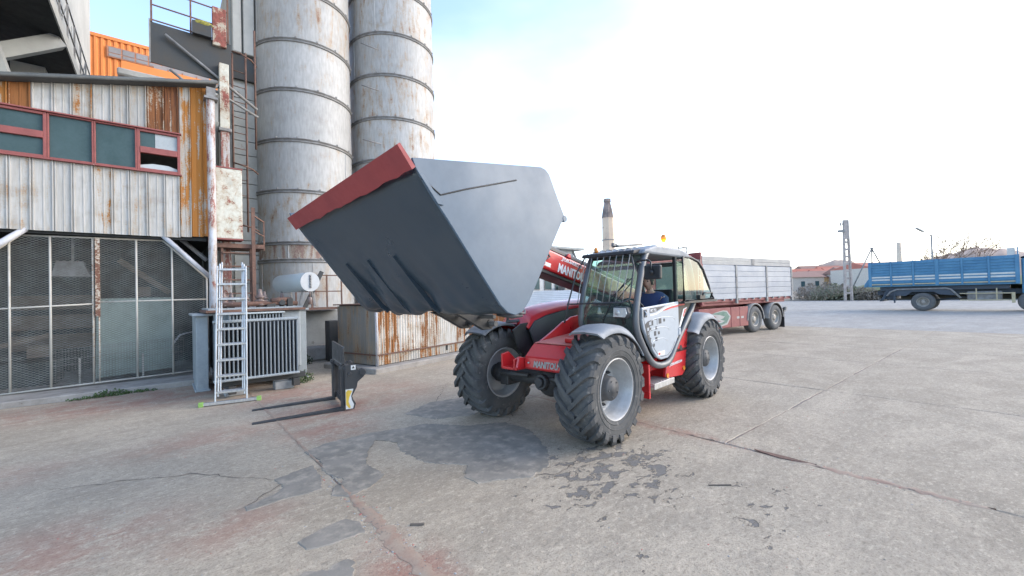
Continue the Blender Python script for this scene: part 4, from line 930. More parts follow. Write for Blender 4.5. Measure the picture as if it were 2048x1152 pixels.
for (a, c), (d, e) in [((-1.19,1.34),(-1.27,1.27)),((-1.33,1.33),(-1.38,1.29)),((-1.09,1.24),(-1.14,1.2)),((-1.05,1.18),(-1.11,1.12)),((-1.16,1.17),(-1.21,1.13)),((-1.08,1.1),(-1.14,1.05)),((-1.02,1.02),(-1.06,.98))]: decal('print', [(a,c),(d,c),(d,e),(a,e)], M['decal_k'])
for zc, L, x0 in ((1.30,.75,-.95),(1.17,.6,-.9),(1.02,.45,-.98)):
    b = MB(); b.tube([(x0-L*.5*(1-math.cos(t*.35)), 1.046, zc+.055*math.sin(t*.35)) for t in range(10)], .0035, 4); P('print', b, M['decal_w'], 0, door)
decal('print', [(-.955,1.485),(-1.41,1.505),(-1.27,1.47),(-1.1,1.43),(-.945,1.425)], M['decal_k'])
text('lettering', 'MT 733', .052, M['decal_w'], door, (-.965,1.048,1.437), (-1,0,.02), (0,0,1), .0008, 0, .001)
decal('print', [(-1.30,1.435),(-1.44,1.465),(-1.60,1.485),(-1.82,1.50),(-1.82,1.475),(-1.58,1.46),(-1.42,1.44)], M['decal_r'])
decal('print', [(-.96,1.405),(-1.12,1.415),(-1.28,1.45),(-1.40,1.48),(-1.60,1.505),(-1.82,1.52),(-1.82,1.508),(-1.58,1.49),(-1.4,1.462),(-1.28,1.43),(-1.12,1.395),(-.96,1.385)], M['decal_w'])
b = MB(); b.prism(xz([(-1.90,1.512),(-2.17,1.505),(-2.14,1.485),(-1.90,1.485)],.998), (0,.002,0)); P('print', b, M['decal_r'], 0)
b = MB(); b.prism(xz([(-2.10,1.43),(-2.24,1.455),(-1.98,1.17),(-1.93,1.17)],.998), (0,.002,0)); P('print', b, M['decal_w'], 0)
b = MB(); b.prism(xz([(-2.14,1.42),(-2.21,1.435),(-2.10,1.315),(-2.07,1.315)],1.001), (0,.001,0)); P('print', b, M['decal_r'], 0)
decal('sticker', [(-1.14,.90),(-1.34,.90),(-1.34,.845),(-1.14,.845)], M['sticker']); decal('print', [(-1.155,.885),(-1.21,.885),(-1.21,.855),(-1.155,.855)], M['decal_r'], 1.0476)
b = MB(); b.box(-.87,-.74,1.04,1.05,1.375,1.475); dh = P('handle', b, M['mblack'], .004, door)
b = MB(); b.tube([(-.80,1.05,1.46),(-.83,1.065,1.42),(-.80,1.05,1.39)], .01, 6); b.box(-.755,-.735,1.045,1.056,1.36,1.48); P('grip', b, M['mgrey'], 0, dh)
b = MB(); b.box(-1.865,-1.80,1.03,1.055,1.07,1.17); P('hinge', b, M['mgrey'], .004, door)
# front screen guard
guard = sub('screen_guard', tele)
for k in range(8):
    y = .24+k*.097
    b = MB(); b.tube([(-.92,y,2.285),(-.80,y,2.29),(-.735,y,2.24),(-.66,y,2.04),(-.55,y,1.78),(-.49,y,1.57)], .0062, 5); b.build('guard_bar', M['galv'], guard)
b = MB(); b.tube([(-.55,.02,1.56),(-.49,.14,1.56),(-.46,.5,1.57),(-.49,.93,1.58),(-.55,.99,1.62),(-.68,.99,2.02),(-.74,.93,2.16),(-.76,.8,2.2)], .011, 6); b.tube([(-.80,.16,2.2),(-.68,.10,2.0),(-.52,.06,1.57),(-.46,.03,1.3)], .011, 6); b.build('guard_frame', M['mdark'], guard)
# lamps, mirror, wiper, beacon
hl = sub('headlight', tele, (-.53,.86,1.45))
b = MB(); b.prism([(.0,-.11,-.07),(.0,.08,-.075),(.0,.115,-.02),(.0,.09,.07),(.0,-.10,.075)], (-.09,0,0)); b.build('lamp_body', M['mdark'], hl, bev=.015)
b = MB(); b.prism([(.004,-.095,-.055),(.004,.07,-.06),(.004,.10,-.015),(.004,.08,.055),(.004,-.085,.06)], (.012,0,0)); b.sphere((.01,-.03,0),.04,10,6,sc=(.5,1,1)); b.build('lens', M['lens'], hl, bev=.006)
b = MB(); b.bar((-.06,0,-.07),(-.1,0,-.16),.03); b.build('lamp_stalk', M['mblack'], hl)
mi = sub('mirror', tele, (-.62,1.27,1.935))
b = MB(); b.prism([(-.03,-.105,-.085),(-.03,.105,-.085),(-.03,.11,.085),(-.03,-.105,.09)], (.06,0,0)); b.build('housing', M['mblack'], mi, bev=.018, seg=2)
b = MB(); b.tube([(-.2,-.26,.14),(-.02,-.22,.145),(.03,-.12,.155),(.045,-.03,.15),(.05,.0,.12),(.045,.0,.05),(.035,.0,.0)], .012, 7); b.sphere((.04,0,0),.03,8,6); b.build('arm', M['mblack'], mi)
b = MB(); b.tube([(-.60,.50,1.12),(-.59,.58,1.36),(-.66,.74,1.7),(-.73,.88,1.88)], .008, 5); b.bar((-.6,.62,1.58),(-.73,.92,1.88),.02,.012); b.bar((-.62,.52,1.34),(-.7,.95,1.84),.014,.01); P('wiper', b, M['mblack'], 0)
be = sub('beacon', tele, (-2.12,.72,2.33))
b = MB(); b.lathe([(.06,-.02),(.06,.02),(.075,.03),(.075,.04),(.0,.04)], (0,0,0), 'z', 18); b.build('base', M['mblack'], be)
b = MB(); b.lathe([(.07,.04),(.095,.05),(.095,.095),(.07,.122),(0,.122)], (0,0,0), 'z', 18); b.build('flash_ring', M['lamp'], be)
b = MB(); b.lathe([(.02,.12),(.028,.15),(.04,.165),(.042,.21),(.032,.24),(.012,.252),(0,.253)], (0,0,0), 'z', 16); b.build('dome', M['amber'], be)
b = MB(); b.lathe([(.028,0),(.03,.02),(.026,.06),(.012,.075),(0,.076)], (-.82,.34,2.26), 'z', 12); P('marker_lamp', b, M['amber'], 0)
# inside the cab
b = MB(); b.box(-2.3,-1.78,.34,.80,1.02,1.16); b.prism([(-2.22,.36,1.14),(-2.34,.36,1.72),(-2.24,.36,1.74),(-2.1,.36,1.16)], (0,.42,0)); b.box(-2.2,-1.85,.42,.72,.86,1.02); P('seat', b, M['mblack'], .04, seg=2)
b = MB(); b.prism(xz([(-.72,1.0),(-.74,1.38),(-.95,1.42),(-1.05,1.25),(-1.0,.86)],.2), (0,.72,0)); b.tube([(-1.02,.57,1.2),(-1.34,.57,1.43)], .035, 8); P('dashboard', b, M['mblack'], .02)
b = MB(); pts = [(-1.36+math.cos(a)*.10, .57+math.sin(a)*.19, 1.45+math.cos(a)*.155) for a in [2*math.pi*i/22 for i in range(22)]]; b.tube(pts, .016, 7, closed=True)
for a in (0,2.1,4.2): b.bar((-1.36,.57,1.45),(-1.36+math.cos(a)*.10,.57+math.sin(a)*.19,1.45+math.cos(a)*.155),.02,.012)
P('steering_wheel', b, M['mblack'], 0)
# engine hood on the far side
st = [(-.22,-.10,1.22),(-.34,0,1.33),(-.6,0,1.40),(-1.0,0,1.455),(-1.6,0,1.49),(-2.7,0,1.48)]
m = MB(); ysec = [(-.42,0),(-.46,.05),(-.55,.10),(-.7,.125),(-.86,.11),(-1.0,.06),(-1.07,-.06),(-1.08,-.5)]
vs = []
for X, _, z in st:
    for y, dz in ysec: vs.append((X, y, max(.82, z+dz*(1 if X < -.3 else .5))))
n = len(ysec); fs = []
for i in range(len(st)-1):
    for j in range(n-1): fs.append((i*n+j, i*n+j+1, (i+1)*n+j+1, (i+1)*n+j))
fs.append(tuple(range(n)))
m.add(vs, fs, 0, True); P('engine_hood', m, M['mred'], 0)
b = MB(); b.prism(xz([(-.23,1.20),(-.34,1.32),(-.6,1.39),(-1.0,1.445),(-1.6,1.48),(-2.6,1.47),(-2.6,.85),(-.4,.85)],-.44), (0,.03,0)); b.box(-2.55,-.4,-1.04,-.45,.78,.95); P('hood_side', b, M['mdark'], .006)
# boom: fixed section with the name on it, inner section, head
ang = R(13.5); bx = Vector((math.cos(ang),0,math.sin(ang))); bz = Vector((-math.sin(ang),0,math.cos(ang))); B0 = Vector((-.8,0,2.075))
def bpt(s, y, h): return B0+bx*s+bz*h+Vector((0,y,0))
def bbox(m, s0, s1, y0, y1, h0, h1):
    m.add([bpt(s0,y0,h0),bpt(s1,y0,h0),bpt(s1,y1,h0),bpt(s0,y1,h0),bpt(s0,y0,h1),bpt(s1,y0,h1),bpt(s1,y1,h1),bpt(s0,y1,h1)],
        [(0,3,2,1),(4,5,6,7),(0,1,5,4),(1,2,6,5),(2,3,7,6),(3,0,4,7)])
b = MB(); bbox(b,-2.35,.92,-.47,-.12,-.145,.15); boom = P('boom', b, M['mred'], .03, seg=2)
b = MB(); bbox(b,-2.3,1.0,-.44,-.15,.155,.21); bbox(b,-1.9,.9,-.40,-.2,.21,.245); P('boom_top_guard', b, M['mdark'], .01, boom)
b = MB(); bbox(b,-2.3,.98,-.45,-.14,-.20,-.147); P('boom_wear_plate', b, M['mblack'], .01, boom)
b = MB(); b.tube([bpt(.75,-.19,.16),bpt(.62,-.10,.14),bpt(.5,-.085,.03),bpt(.6,-.085,-.05),bpt(.85,-.1,-.07)], .016, 7); P('hose', b, M['mblack'], 0, boom)
b = MB(); bbox(b,.92,1.35,-.43,-.16,-.11,.12); P('inner_boom', b, M['mblack'], .01)
b = MB(); b.prism(xz([(.30,2.45),(.5,2.45),(.62,2.28),(.98,1.62),(1.1,1.45),(.98,1.40),(.85,1.5),(.38,2.2)],-.40), (0,.24,0)); P('boom_head', b, M['mdark'], .012)
b = MB(); b.prism([tuple(bpt(-.02,-.14,.15)),tuple(bpt(.09,-.14,.15)),tuple(bpt(.055,-.14,.21)),tuple(bpt(.015,-.14,.21))], (0,.03,0)); P('lifting_lug', b, M['mred'], .004, boom)
text('lettering', 'MANITOU', .18, M['decal_w'], boom, bpt(.26,-.117,-.112), -bx, bz, .001, .12, .006, sx=.78)
text('lettering', '_JYDER-BARSECLAN', .066, M['decal_w'], boom, bpt(.21,-.117,.072), -bx, bz, .001, .1, .002, sx=.88)
b = MB(); b.prism([tuple(bpt(s,-.118,h)) for s, h in ((.62,-.10),(.42,-.10),(.42,-.045),(.62,-.045))], (0,.002,0)); P('sticker', b, M['sticker'], 0, boom)
b = MB(); b.prism([tuple(bpt(s,-.1155,h)) for s, h in ((.60,-.09),(.54,-.09),(.54,-.055),(.60,-.055))], (0,.002,0)); P('print', b, M['decal_r'], 0, boom)
# lift ram and rear pivot
b = MB(); b.cyl((-1.0,-.28,1.0),(-1.7,-.28,1.72),.05,12); b.prism(xz([(-3.3,.9),(-3.3,1.7),(-2.9,1.75),(-2.7,1.4),(-2.6,.8)],-.52), (0,.46,0)); P('rear_tower', b, M['mred'], .01)
b = MB(); b.box(-3.45,-2.7,-.95,.85,.62,1.15); P('counterweight', b, M['mdark'], .04)
# ---- bucket
bk = sub('bucket', tele)
SH = [(2.64,2.585),(2.50,2.40),(2.38,2.26),(2.25,2.095),(2.12,1.93),(1.98,1.755),(1.88,1.63),(1.80,1.565),(1.71,1.54),(1.62,1.565),(1.53,1.66),(1.40,1.855),(1.24,2.10),(1.06,2.37),(1.00,2.42),(1.03,2.47),(1.13,2.64),(1.22,2.80),(1.27,2.835),(1.33,2.845)]
HW = 1.19
rb = random.Random(5)
def sheet_surf(pts, y0, y1, ny, disp):
    m = MB(); vs = []; n = len(pts)
    nr = []
    for i in range(n):
        d = (Vector(pts[min(i+1,n-1)])-Vector(pts[max(i-1,0)])).normalized(); nr.append(Vector((d.y,-d.x)))
    for off in (0,-.02):
        for j in range(ny+1):
            y = y0+(y1-y0)*j/ny
            for i in range(n):
                p = Vector(pts[i]); q = p-nr[i]*(off+disp(i,y)); vs.append((q.x, y, q.y))
    N_ = n*(ny+1); fs = []
    for j in range(ny):
        for i in range(n-1):
            a = j*n+i; fs.append((a, a+1, a+n+1, a+n)); a += N_; fs.append((a, a+n, a+n+1, a+1))
    rim = [j*n for j in range(ny+1)]+[ny*n+i for i in range(1,n)]+[j*n+n-1 for j in reversed(range(ny))]+[i for i in reversed(range(1,n-1))]
    for k in range(len(rim)): a, c = rim[k], rim[(k+1)%len(rim)]; fs.append((a, c, c+N_, a+N_))
    m.add(vs, fs, 0, True); return m
# denser outline for the dented sheet
SHD = []
for i in range(len(SH)-1):
    for t in range(3): SHD.append(tuple(Vector(SH[i]).lerp(Vector(SH[i+1]), t/3)))
SHD.append(SH[-1])
def dent(i, y):
    u = i/len(SHD)          # 0 lip .. 1 crest
    wgt = math.exp(-((u-.33)/.13)**2)
    far = .45+.75/(1+math.exp((y-.15)*5))
    d = (.026*math.sin(y*6.3+u*11)+.017*math.sin(y*13+u*23+1)+.010*math.sin(y*4+u*38)+.007*math.sin(y*27-u*30))*wgt*far
    return d*(1.0 if abs(y) < 1.05 else .2)
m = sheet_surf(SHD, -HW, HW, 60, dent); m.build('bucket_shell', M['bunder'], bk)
SIDE = [(2.70,2.655)]+SH[1:]+[(1.5,2.82)]
for s in (1,-1):
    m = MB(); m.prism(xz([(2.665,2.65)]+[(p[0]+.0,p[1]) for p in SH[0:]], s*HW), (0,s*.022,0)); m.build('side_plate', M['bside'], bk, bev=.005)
y = HW+.022
m = MB(); vs = []
ny = 24
for j in range(ny+1):
    t = j/ny; yy = -1.21+2.44*t; wv = rb.uniform(-.006,.006) if 0 < j < ny else 0
    o_ = Vector((2.675,2.60)).lerp(Vector((2.775,2.715)), t); i_ = Vector((2.58+wv,2.487+wv*1.2)).lerp(Vector((2.66+wv,2.577+wv*1.2)), t); nn = Vector((.78,-.62))*.016
    vs += [(i_.x+nn.x*.4,yy,i_.y+nn.y*.4),(i_.x+nn.x*1.4,yy,i_.y+nn.y*1.4),(o_.x+nn.x*.8,yy,o_.y+nn.y*.8),(o_.x-nn.x*.8,yy,o_.y-nn.y*.8),(i_.x-nn.x*.8,yy,i_.y-nn.y*.8)]
fs = [(5*j+a, 5*j+(a+1)%5, 5*j+5+(a+1)%5, 5*j+5+a) for j in range(ny) for a in range(5)]+[(4,3,2,1,0), tuple(5*ny+a for a in range(5))]
m.add(vs, fs); m.build('cutting_edge', M['bred'], bk)
# weld line and lower lip bars on the near side plate
m = MB(); m.tube([(2.60,y+.002,2.52),(2.53,y+.002,2.485),(2.44,y+.002,2.43),(2.2,y+.002,2.51),(1.66,y+.002,2.67)], .006, 5); m.build('weld_seam', M['mblack'], bk)
m = MB(); m.prism(xz([(2.63,2.56),(2.585,2.55),(2.42,2.355),(2.47,2.36)], y), (0,.012,0)); m.build('edge_wear_bar', M['bside'], bk, bev=.003)
m = MB(); m.cyl((1.01,y-.03,2.415),(1.01,y+.004,2.415),.03,12); m.build('ear', M['bside'], bk)
# heel ribs under the sheet
for yy in (-.78,-.3,.2):
    m = MB(); k0 = 1 if yy > -.4 else 2
    for i in range(3,7): 
        p, q = SH[i], SH[i+1]; d = (Vector(q)-Vector(p)).normalized(); nn = Vector((d.y,-d.x))*-.002
        m.bar((p[0]+nn.x,yy+.012*i,p[1]+nn.y),(q[0]+nn.x,yy+.012*(i+1),q[1]+nn.y),.05,.013,(0,1,0))
    m.build('heel_rib', M['bunder'], bk)
# coupling bracket under the bucket
for yy in (.02,.36):
    m = MB(); m.prism(xz([(1.75,1.555),(1.62,1.50),(1.36,1.36),(1.24,1.36),(1.20,1.42),(1.24,1.56),(1.40,1.85),(1.62,1.57)], yy), (0,.05,0)); m.cyl((1.27,yy-.01,1.42),(1.27,yy+.06,1.42),.045,14); m.build('coupling_plate', M['mblack'], bk, bev=.006)
m = MB(); m.cyl((1.27,-.1,1.42),(1.27,.5,1.42),.028,10); m.cyl((1.40,.1,1.50),(1.40,.62,1.50),.02,8); m.tube([(1.30,.55,1.52),(1.22,.68,1.49),(1.1,.7,1.5)], .02, 7); m.build('coupling_pin', M['mdark'], bk)
m = MB(); m.tube([(1.25,.7,1.58),(1.22,.76,1.53),(1.12,.76,1.52),(1.05,.7,1.55)], .012, 6); m.build('hose_loop', M['mdark'], bk)

# ---------------------------------------------------------------- driver
def skin_mesh(name, verts, edges, radii, root, lev=1):
    me = bpy.data.meshes.new(name); me.from_pydata(verts, edges, []); o = bpy.data.objects.new(name, me); COL.objects.link(o)
    sk = o.modifiers.new('skin', 'SKIN'); sk.use_smooth_shade = True
    for i, r_ in enumerate(radii):
        v = me.skin_vertices[0].data[i]; v.radius = r_ if isinstance(r_, tuple) else (r_, r_); v.use_root = (i == root)
    ss = o.modifiers.new('sub', 'SUBSURF'); ss.levels = lev; ss.render_levels = lev
    dg = bpy.context.evaluated_depsgraph_get(); dg.update()
    r2 = bpy.data.meshes.new_from_object(o.evaluated_get(dg)); bpy.data.objects.remove(o); return r2
V = []; E_ = []; RR = []
def node(p, r_, par=None):
    V.append(p); RR.append(r_); i = len(V)-1
    if par is not None: E_.append((par, i))
    return i
# seated, facing +x, hips at the origin
pel = node((0,0,.06),(.15,.13)); wst = node((.02,0,.22),(.135,.115),pel); chs = node((.05,0,.40),(.16,.12),wst); shl = node((.07,0,.52),(.11,.09),chs); nk = node((.10,0,.60),.055,shl); hd0 = node((.12,0,.67),.055,nk)
tors = []
for s in (1,-1):
    sh = node((.07,s*.185,.50),.065,shl); el = node((.18,s*.25,.25),.047,sh); wr = node((.41,s*.19,.33),.03,el); pm = node((.47,s*.18,.35),.034,wr); kn_ = node((.51,s*.175,.355),.032,pm)
    for q, (dy, L) in enumerate(((-.03,.06),(-.01,.068),(.01,.064),(.03,.05))):
        f1 = node((.54,s*.175+dy,.36),.0095,kn_); f2 = node((.54+L*.6,s*.175+dy,.345),.009,f1); f3 = node((.53+L*.5,s*.175+dy,.315),.008,f2)
    t1 = node((.48,s*.14,.355),.012,pm); t2 = node((.52,s*.12,.345),.010,t1)
    hp = node((.10,s*.10,.03),.095,pel); kn = node((.46,s*.13,.06),.068,hp); an = node((.50,s*.13,-.33),.045,kn); to = node((.66,s*.14,-.36),.04,an)
body = skin_mesh('driver_body', V, E_, RR, 0)
hm = MB(); hc = Vector((.145,0,.745))
n1, n2 = 12, 18; vs = []; fs = []
for i in range(n1+1):
    p = math.pi*i/n1
    for j in range(n2):
        a = 2*math.pi*j/n2; x, y, z = math.sin(p)*math.cos(a), math.sin(p)*math.sin(a), math.cos(p)
        X = .098*x; Y = .077*y; Z = .118*z
        if z < 0: Y *= 1+.22*z; X *= 1+(.02 if x > 0 else .25)*z
        if x > .75 and -.35 < z < .15 and abs(y) < .25: X += .02*(1-abs(y)*4)*(1 if z < -.05 else .5)
        if x > .7 and .1 < z < .25 and .15 < abs(y) < .55: X -= .008
        vs.append((hc.x+X, hc.y+Y, hc.z+Z))
for i in range(n1):
    for j in range(n2): j2 = (j+1)%n2; fs.append((i*n2+j,(i+1)*n2+j,(i+1)*n2+j2,i*n2+j2))
hm.add(vs, fs, 0, True)
hm.prism([tuple(hc+Vector(q)) for q in ((.092,-.006,.03),(.126,-.004,-.022),(.095,-.016,-.032),(.095,.016,-.032),(.126,.004,-.022),(.092,.006,.03))], (0,0,.001))
for s in (1,-1):
    hm.sphere(hc+Vector((.0,s*.078,-.005)),.026,8,6,sc=(.6,.3,1.1)); hm.sphere(hc+Vector((.084,s*.032,.015)),.012,8,6,1)
hm.box(hc.x+.085,hc.x+.098,-.024,.024,hc.z-.062,hc.z-.054,2)
bm = bmesh.new(); bm.from_mesh(body)
for f in bm.faces: f.material_index = 0; f.smooth = True
tmp = bpy.data.meshes.new('t'); tmp.from_pydata(hm.v, [], hm.f); tmp.polygons.foreach_set('material_index', hm.m); tmp.polygons.foreach_set('use_smooth', hm.s); bm.from_mesh(tmp); bm.to_mesh(body); bm.free()
for k in ('skin','hair','winred'): body.materials.append(M[k])
drv = bpy.data.objects.new('person', body); COL.objects.link(drv)
yw = R(185.76); seat_local = Vector((-2.02,.57,1.10))
drv.location = Vector((3.835,4.074,0))+Matrix.Rotation(yw,3,'Z')@seat_local; drv.rotation_euler = (0,0,yw)
tag(drv, 'man in a navy jacket sitting at the wheel inside the telehandler cab', 'person')
V = []; E_ = []; RR = []
pel = node((0,0,.05),(.18,.16)); wst = node((.02,0,.22),(.17,.15),pel); chs = node((.045,0,.40),(.20,.16),wst); shl = node((.06,0,.52),(.15,.13),chs); nk = node((.095,0,.585),.068,shl)
for s in (1,-1): sh = node((.06,s*.185,.50),.10,shl); el = node((.18,s*.25,.25),.075,sh); wr = node((.39,s*.195,.325),.046,el)
jk = skin_mesh('jacket', V, E_, RR, 0); jk.materials.append(M['navy']); o = bpy.data.objects.new('jacket', jk); COL.objects.link(o); o.parent = drv
V = []; E_ = []; RR = []
pel = node((0,0,.04),(.16,.13))
for s in (1,-1): hp = node((.10,s*.10,.03),.105,pel); kn = node((.46,s*.13,.06),.08,hp); an = node((.50,s*.13,-.28),.06,kn)
jk = skin_mesh('trousers', V, E_, RR, 0); jk.materials.append(M['trousers']); o = bpy.data.objects.new('trousers', jk); COL.objects.link(o); o.parent = drv
hb = MB(); vs = []; fs = []
for i in range(8):
    p = math.pi*.62*i/7
    for j in range(18):
        a = 2*math.pi*j/18; x, y, z = math.sin(p)*math.cos(a), math.sin(p)*math.sin(a), math.cos(p)
        if x > .55 and z < .55: z = .55+(z-.55)*.1; 
        vs.append((hc.x+.106*x-.006, hc.y+.084*y, hc.z+.124*z+.004))
for i in range(7):
    for j in range(18): j2 = (j+1)%18; fs.append((i*18+j,(i+1)*18+j,(i+1)*18+j2,i*18+j2))
hb.add(vs, fs, 0, True); o = hb.build('hair', M['hair']); o.parent = drv
# ---------------------------------------------------------------- transformer
tr = wthing('transformer', 'grey oil transformer with rows of cooling fins and a drum on top', 'transformer', (1.5,10,0))
b = MB(); b.box(.78,2.25,9.75,11.3,.34,1.52); b.build('tank', M['transf'], tr, bev=.02)
b = MB(); b.box(.62,2.32,9.62,11.4,1.52,1.57); b.build('lid', M['ironrust'], tr, bev=.006)
b = MB(); b.box(.66,2.28,9.66,11.36,1.57,1.60); b.build('lid_plate', M['transf'], tr)
b = MB(); b.box(.50,.69,10.2,11.5,.03,1.46); b.box(.47,.72,10.17,11.53,.0,.04); b.build('end_frame', M['transf'], tr, bev=.008)
b = MB(); b.box(.44,.80,10.12,11.5,1.46,1.50); b.build('frame_cap', M['transf'], tr, bev=.006)
b = MB(); b.box(2.30,2.47,10.22,10.6,.03,1.50); b.box(2.27,2.50,10.19,10.62,0,.04); b.build('end_frame', M['transf'], tr, bev=.008)
b = MB(); b.box(2.17,2.52,10.17,10.7,1.50,1.54); b.build('frame_cap', M['transf'], tr, bev=.006)
fin = None
for i in range(21):
    X = .72+i*.0655
    if fin is None: b = MB(); b.box(-.012,.012,0,.24,.335,1.355); fin = b.build('cooling_fin', M['transdark'], tr, bev=.005); fin.location = Vector((X,9.08,0))-tr.location
    else: inst(fin, Vector((X,9.08,0))-tr.location, tr)
for z0, z1 in ((1.345,1.395),(.30,.345)): b = MB(); b.box(.68,2.06,9.05,9.16,z0,z1); b.build('header', M['transf'], tr, bev=.012)
b = MB(); b.box(.70,2.04,9.30,9.34,.34,1.35); b.build('fin_gap_shade', M['irondark'], tr)  # dark sheet standing in for the shade between the fins
fin2 = None
for i in range(17):
    X = .98+i*.055
    if fin2 is None: b = MB(); b.box(-.012,.012,0,.16,1.0,1.49); fin2 = b.build('cooling_fin', M['transdark'], tr); fin2.location = Vector((X,9.50,0))-tr.location
    else: inst(fin2, Vector((X,9.50,0))-tr.location, tr)
b = MB(); b.box(.95,1.90,9.46,9.7,1.475,1.505); b.build('header', M['conserv'], tr, bev=.008)
b = MB(); b.box(.75,2.2,9.2,9.28,.2,.30); b.box(.75,2.2,10.2,10.3,.18,.34); b.box(.9,1.02,9.1,11,.06,.2); b.box(1.95,2.07,9.1,11,.06,.2); b.build('skid', M['irondark'], tr, bev=.008)
b = MB(); b.box(2.1,2.2,9.9,10.1,.4,1.35); b.build('recess_shade', M['irondark'], tr)  # dark box in place of the shaded recess beside the end post
def insulator(x, y, z, s=1.0):
    m = MB(); pr = [(.05,0)]
    for k in range(3): pr += [(.045,.02+k*.05),(.085-.012*k,.03+k*.05),(.08-.012*k,.045+k*.05),(.04,.055+k*.05)]
    pr += [(.03,.2),(.02,.25),(0,.25)]
    m.lathe([(r_*s, z+t*s) for r_, t in pr], (x,y,0), 'z', 14); m.build('insulator', M['ceramic'], tr)
for x, y, s in ((.92,9.85,1.2),(1.08,10.2,1.2),(1.28,9.85,1.25),(1.52,9.8,1.45),(1.66,10.2,1.3),(1.95,10.0,1.1)): insulator(x, y, 1.60, s)
b = MB(); b.tube([(.78,9.75,1.66),(1.3,9.72,1.67),(1.75,9.74,1.68),(2.2,9.8,1.66)], .045, 9); b.tube([(1.7,9.72,1.72),(1.95,9.75,1.74),(2.1,9.95,1.74)], .05, 8); b.sphere((1.85,9.75,1.72),.07,10,7); b.build('lid_pipe', M['ironrust'], tr)
b = MB(); b.box(1.62,1.78,9.7,9.9,1.6,1.72); b.cyl((1.9,9.68,1.68),(1.9,9.85,1.68),.06,10); b.box(2.0,2.1,9.7,9.85,1.6,1.76); b.build('valve', M['irondark'], tr, bev=.008)
ca, cb = Vector((2.42,9.66,2.10)), Vector((2.14,10.95,2.10)); cd = (cb-ca).normalized()
b = MB(); b.tube([ca, ca+cd*.02, cb], [.2,.203,.203], 28); dr = b.build('conservator', M['conserv'], tr)
b = MB(); b.tube([ca-cd*.016, ca+cd*.004], .19, 28); b.tube([ca-cd*.02+Vector((0,0,.0)), ca-cd*.0], .205, 28); 
b.build('end_cover', M['white'], tr)
b = MB(); b.bar(ca-cd*.03+Vector((.0,0,-.13)), ca-cd*.03+Vector((.0,0,.15)), .035, .02); 
for k in range(5): b.sphere(ca-cd*.04+Vector((0,0,-.1+k*.055)), .018, 7, 5)
b.build('level_gauge', M['irongrey'], tr)
for t in (.12,1.1):
    for s in (-.15,.15): b = MB(); b.bar(ca+cd*t+Vector((s*.6,0,-.17)), ca+cd*t+Vector((s,0,-.52)), .035); b.build('cradle_leg', M['irongrey'], tr)
b = MB(); b.cyl((2.4,9.6,1.9),(2.4,9.6,1.78),.015,8); b.lathe([(.03,1.62),(.045,1.63),(.045,1.76),(.03,1.78),(0,1.78)], (2.4,9.6,0), 'z', 12); b.build('breather', M['ceramic'], tr)
b = MB(); b.box(1.66,2.0,9.24,9.46,0,.155); tag(b.build('cinder_block', M['block'], bev=.012), 'pale concrete block wedged under the right end of the transformer fins', 'block')
b = MB(); b.box(.86,1.2,9.25,9.5,0,.12); tag(b.build('paving_stone', M['block'], bev=.015), 'flat grey stone lying under the transformer behind the ladder foot', 'stone')

# ---------------------------------------------------------------- aluminium ladder
ld = thing('ladder', 'tall silver aluminium extension ladder with green-capped foot bar', 'ladder', (.88,8.62,0), R(-11.2))
tilt = math.atan(.44/2.4); sx_ = lambda z: z*math.tan(tilt)
for i, (hw, z0, z1) in enumerate(((.225,.05,2.36),(.19,.13,2.40),(.16,.16,2.43))):
    for s in (-1,1):
        b = MB(); y0 = .0+i*.034
        b.bar((s*hw+.01,y0+sx_(z0),z0),(s*hw*.95+.01,y0+sx_(z1),z1),.022,.05,(0,1,0)); b.build('rail', M['alu'], ld, bev=.003)
    for k in range(9):
        z = .20+.262*k+i*.004
        if z > z1-.06: continue
        b = MB(); b.bar((-hw+.01,y0+sx_(z),z),(hw+.01,y0+sx_(z),z),.028,.034); b.build('rung', M['alu'], ld, bev=.003)
b = MB(); b.box(-.44,.44,-.03,.03,.012,.062); b.build('foot_bar', M['alu'], ld, bev=.004)
for s in (-1,1): b = MB(); b.box(s*.41-.035,s*.41+.035,-.036,.036,.0,.075); b.build('end_cap', M['green_cap'], ld, bev=.006)

# ---------------------------------------------------------------- pallet forks
fk = thing('pallet_forks', 'black pallet fork attachment lying on the ground with yellow white side stickers', 'forks', (2.22,7.2,0), math.atan2(.14,-.99))
for s in (1,-1):
    y = s*.43
    b = MB(); b.prism([(.0,y-.05,.0),(1.22,y-.05,.0),(1.22,y-.05,.012),(.2,y-.05,.042),(.045,y-.05,.05),(.045,y-.05,.66),(0,y-.05,.66)], (0,.1,0)); b.build('fork', M['forkblack'], fk, bev=.005)
    b = MB(); b.cyl((.02,y-.07,.645),(.02,y+.07,.645),.045,12); b.build('fork_eye', M['forkblack'], fk)
b = MB(); b.cyl((.0,-.52,.645),(.0,.52,.645),.026,10); b.bar((-.04,-.5,.09),(-.04,.5,.09),.05,.09); b.bar((-.06,-.5,.62),(-.06,.5,.62),.05,.1); b.build('carriage_bar', M['forkblack'], fk, bev=.004)
for y in (-.16,.14):
    b = MB(); b.prism([(-.1,y,.05),(-.02,y,.05),(-.02,y,.68),(-.1,y,.68),(-.16,y,.52),(-.12,y,.3)], (0,.035,0)); b.build('carriage_web', M['forkblack'], fk, bev=.004)
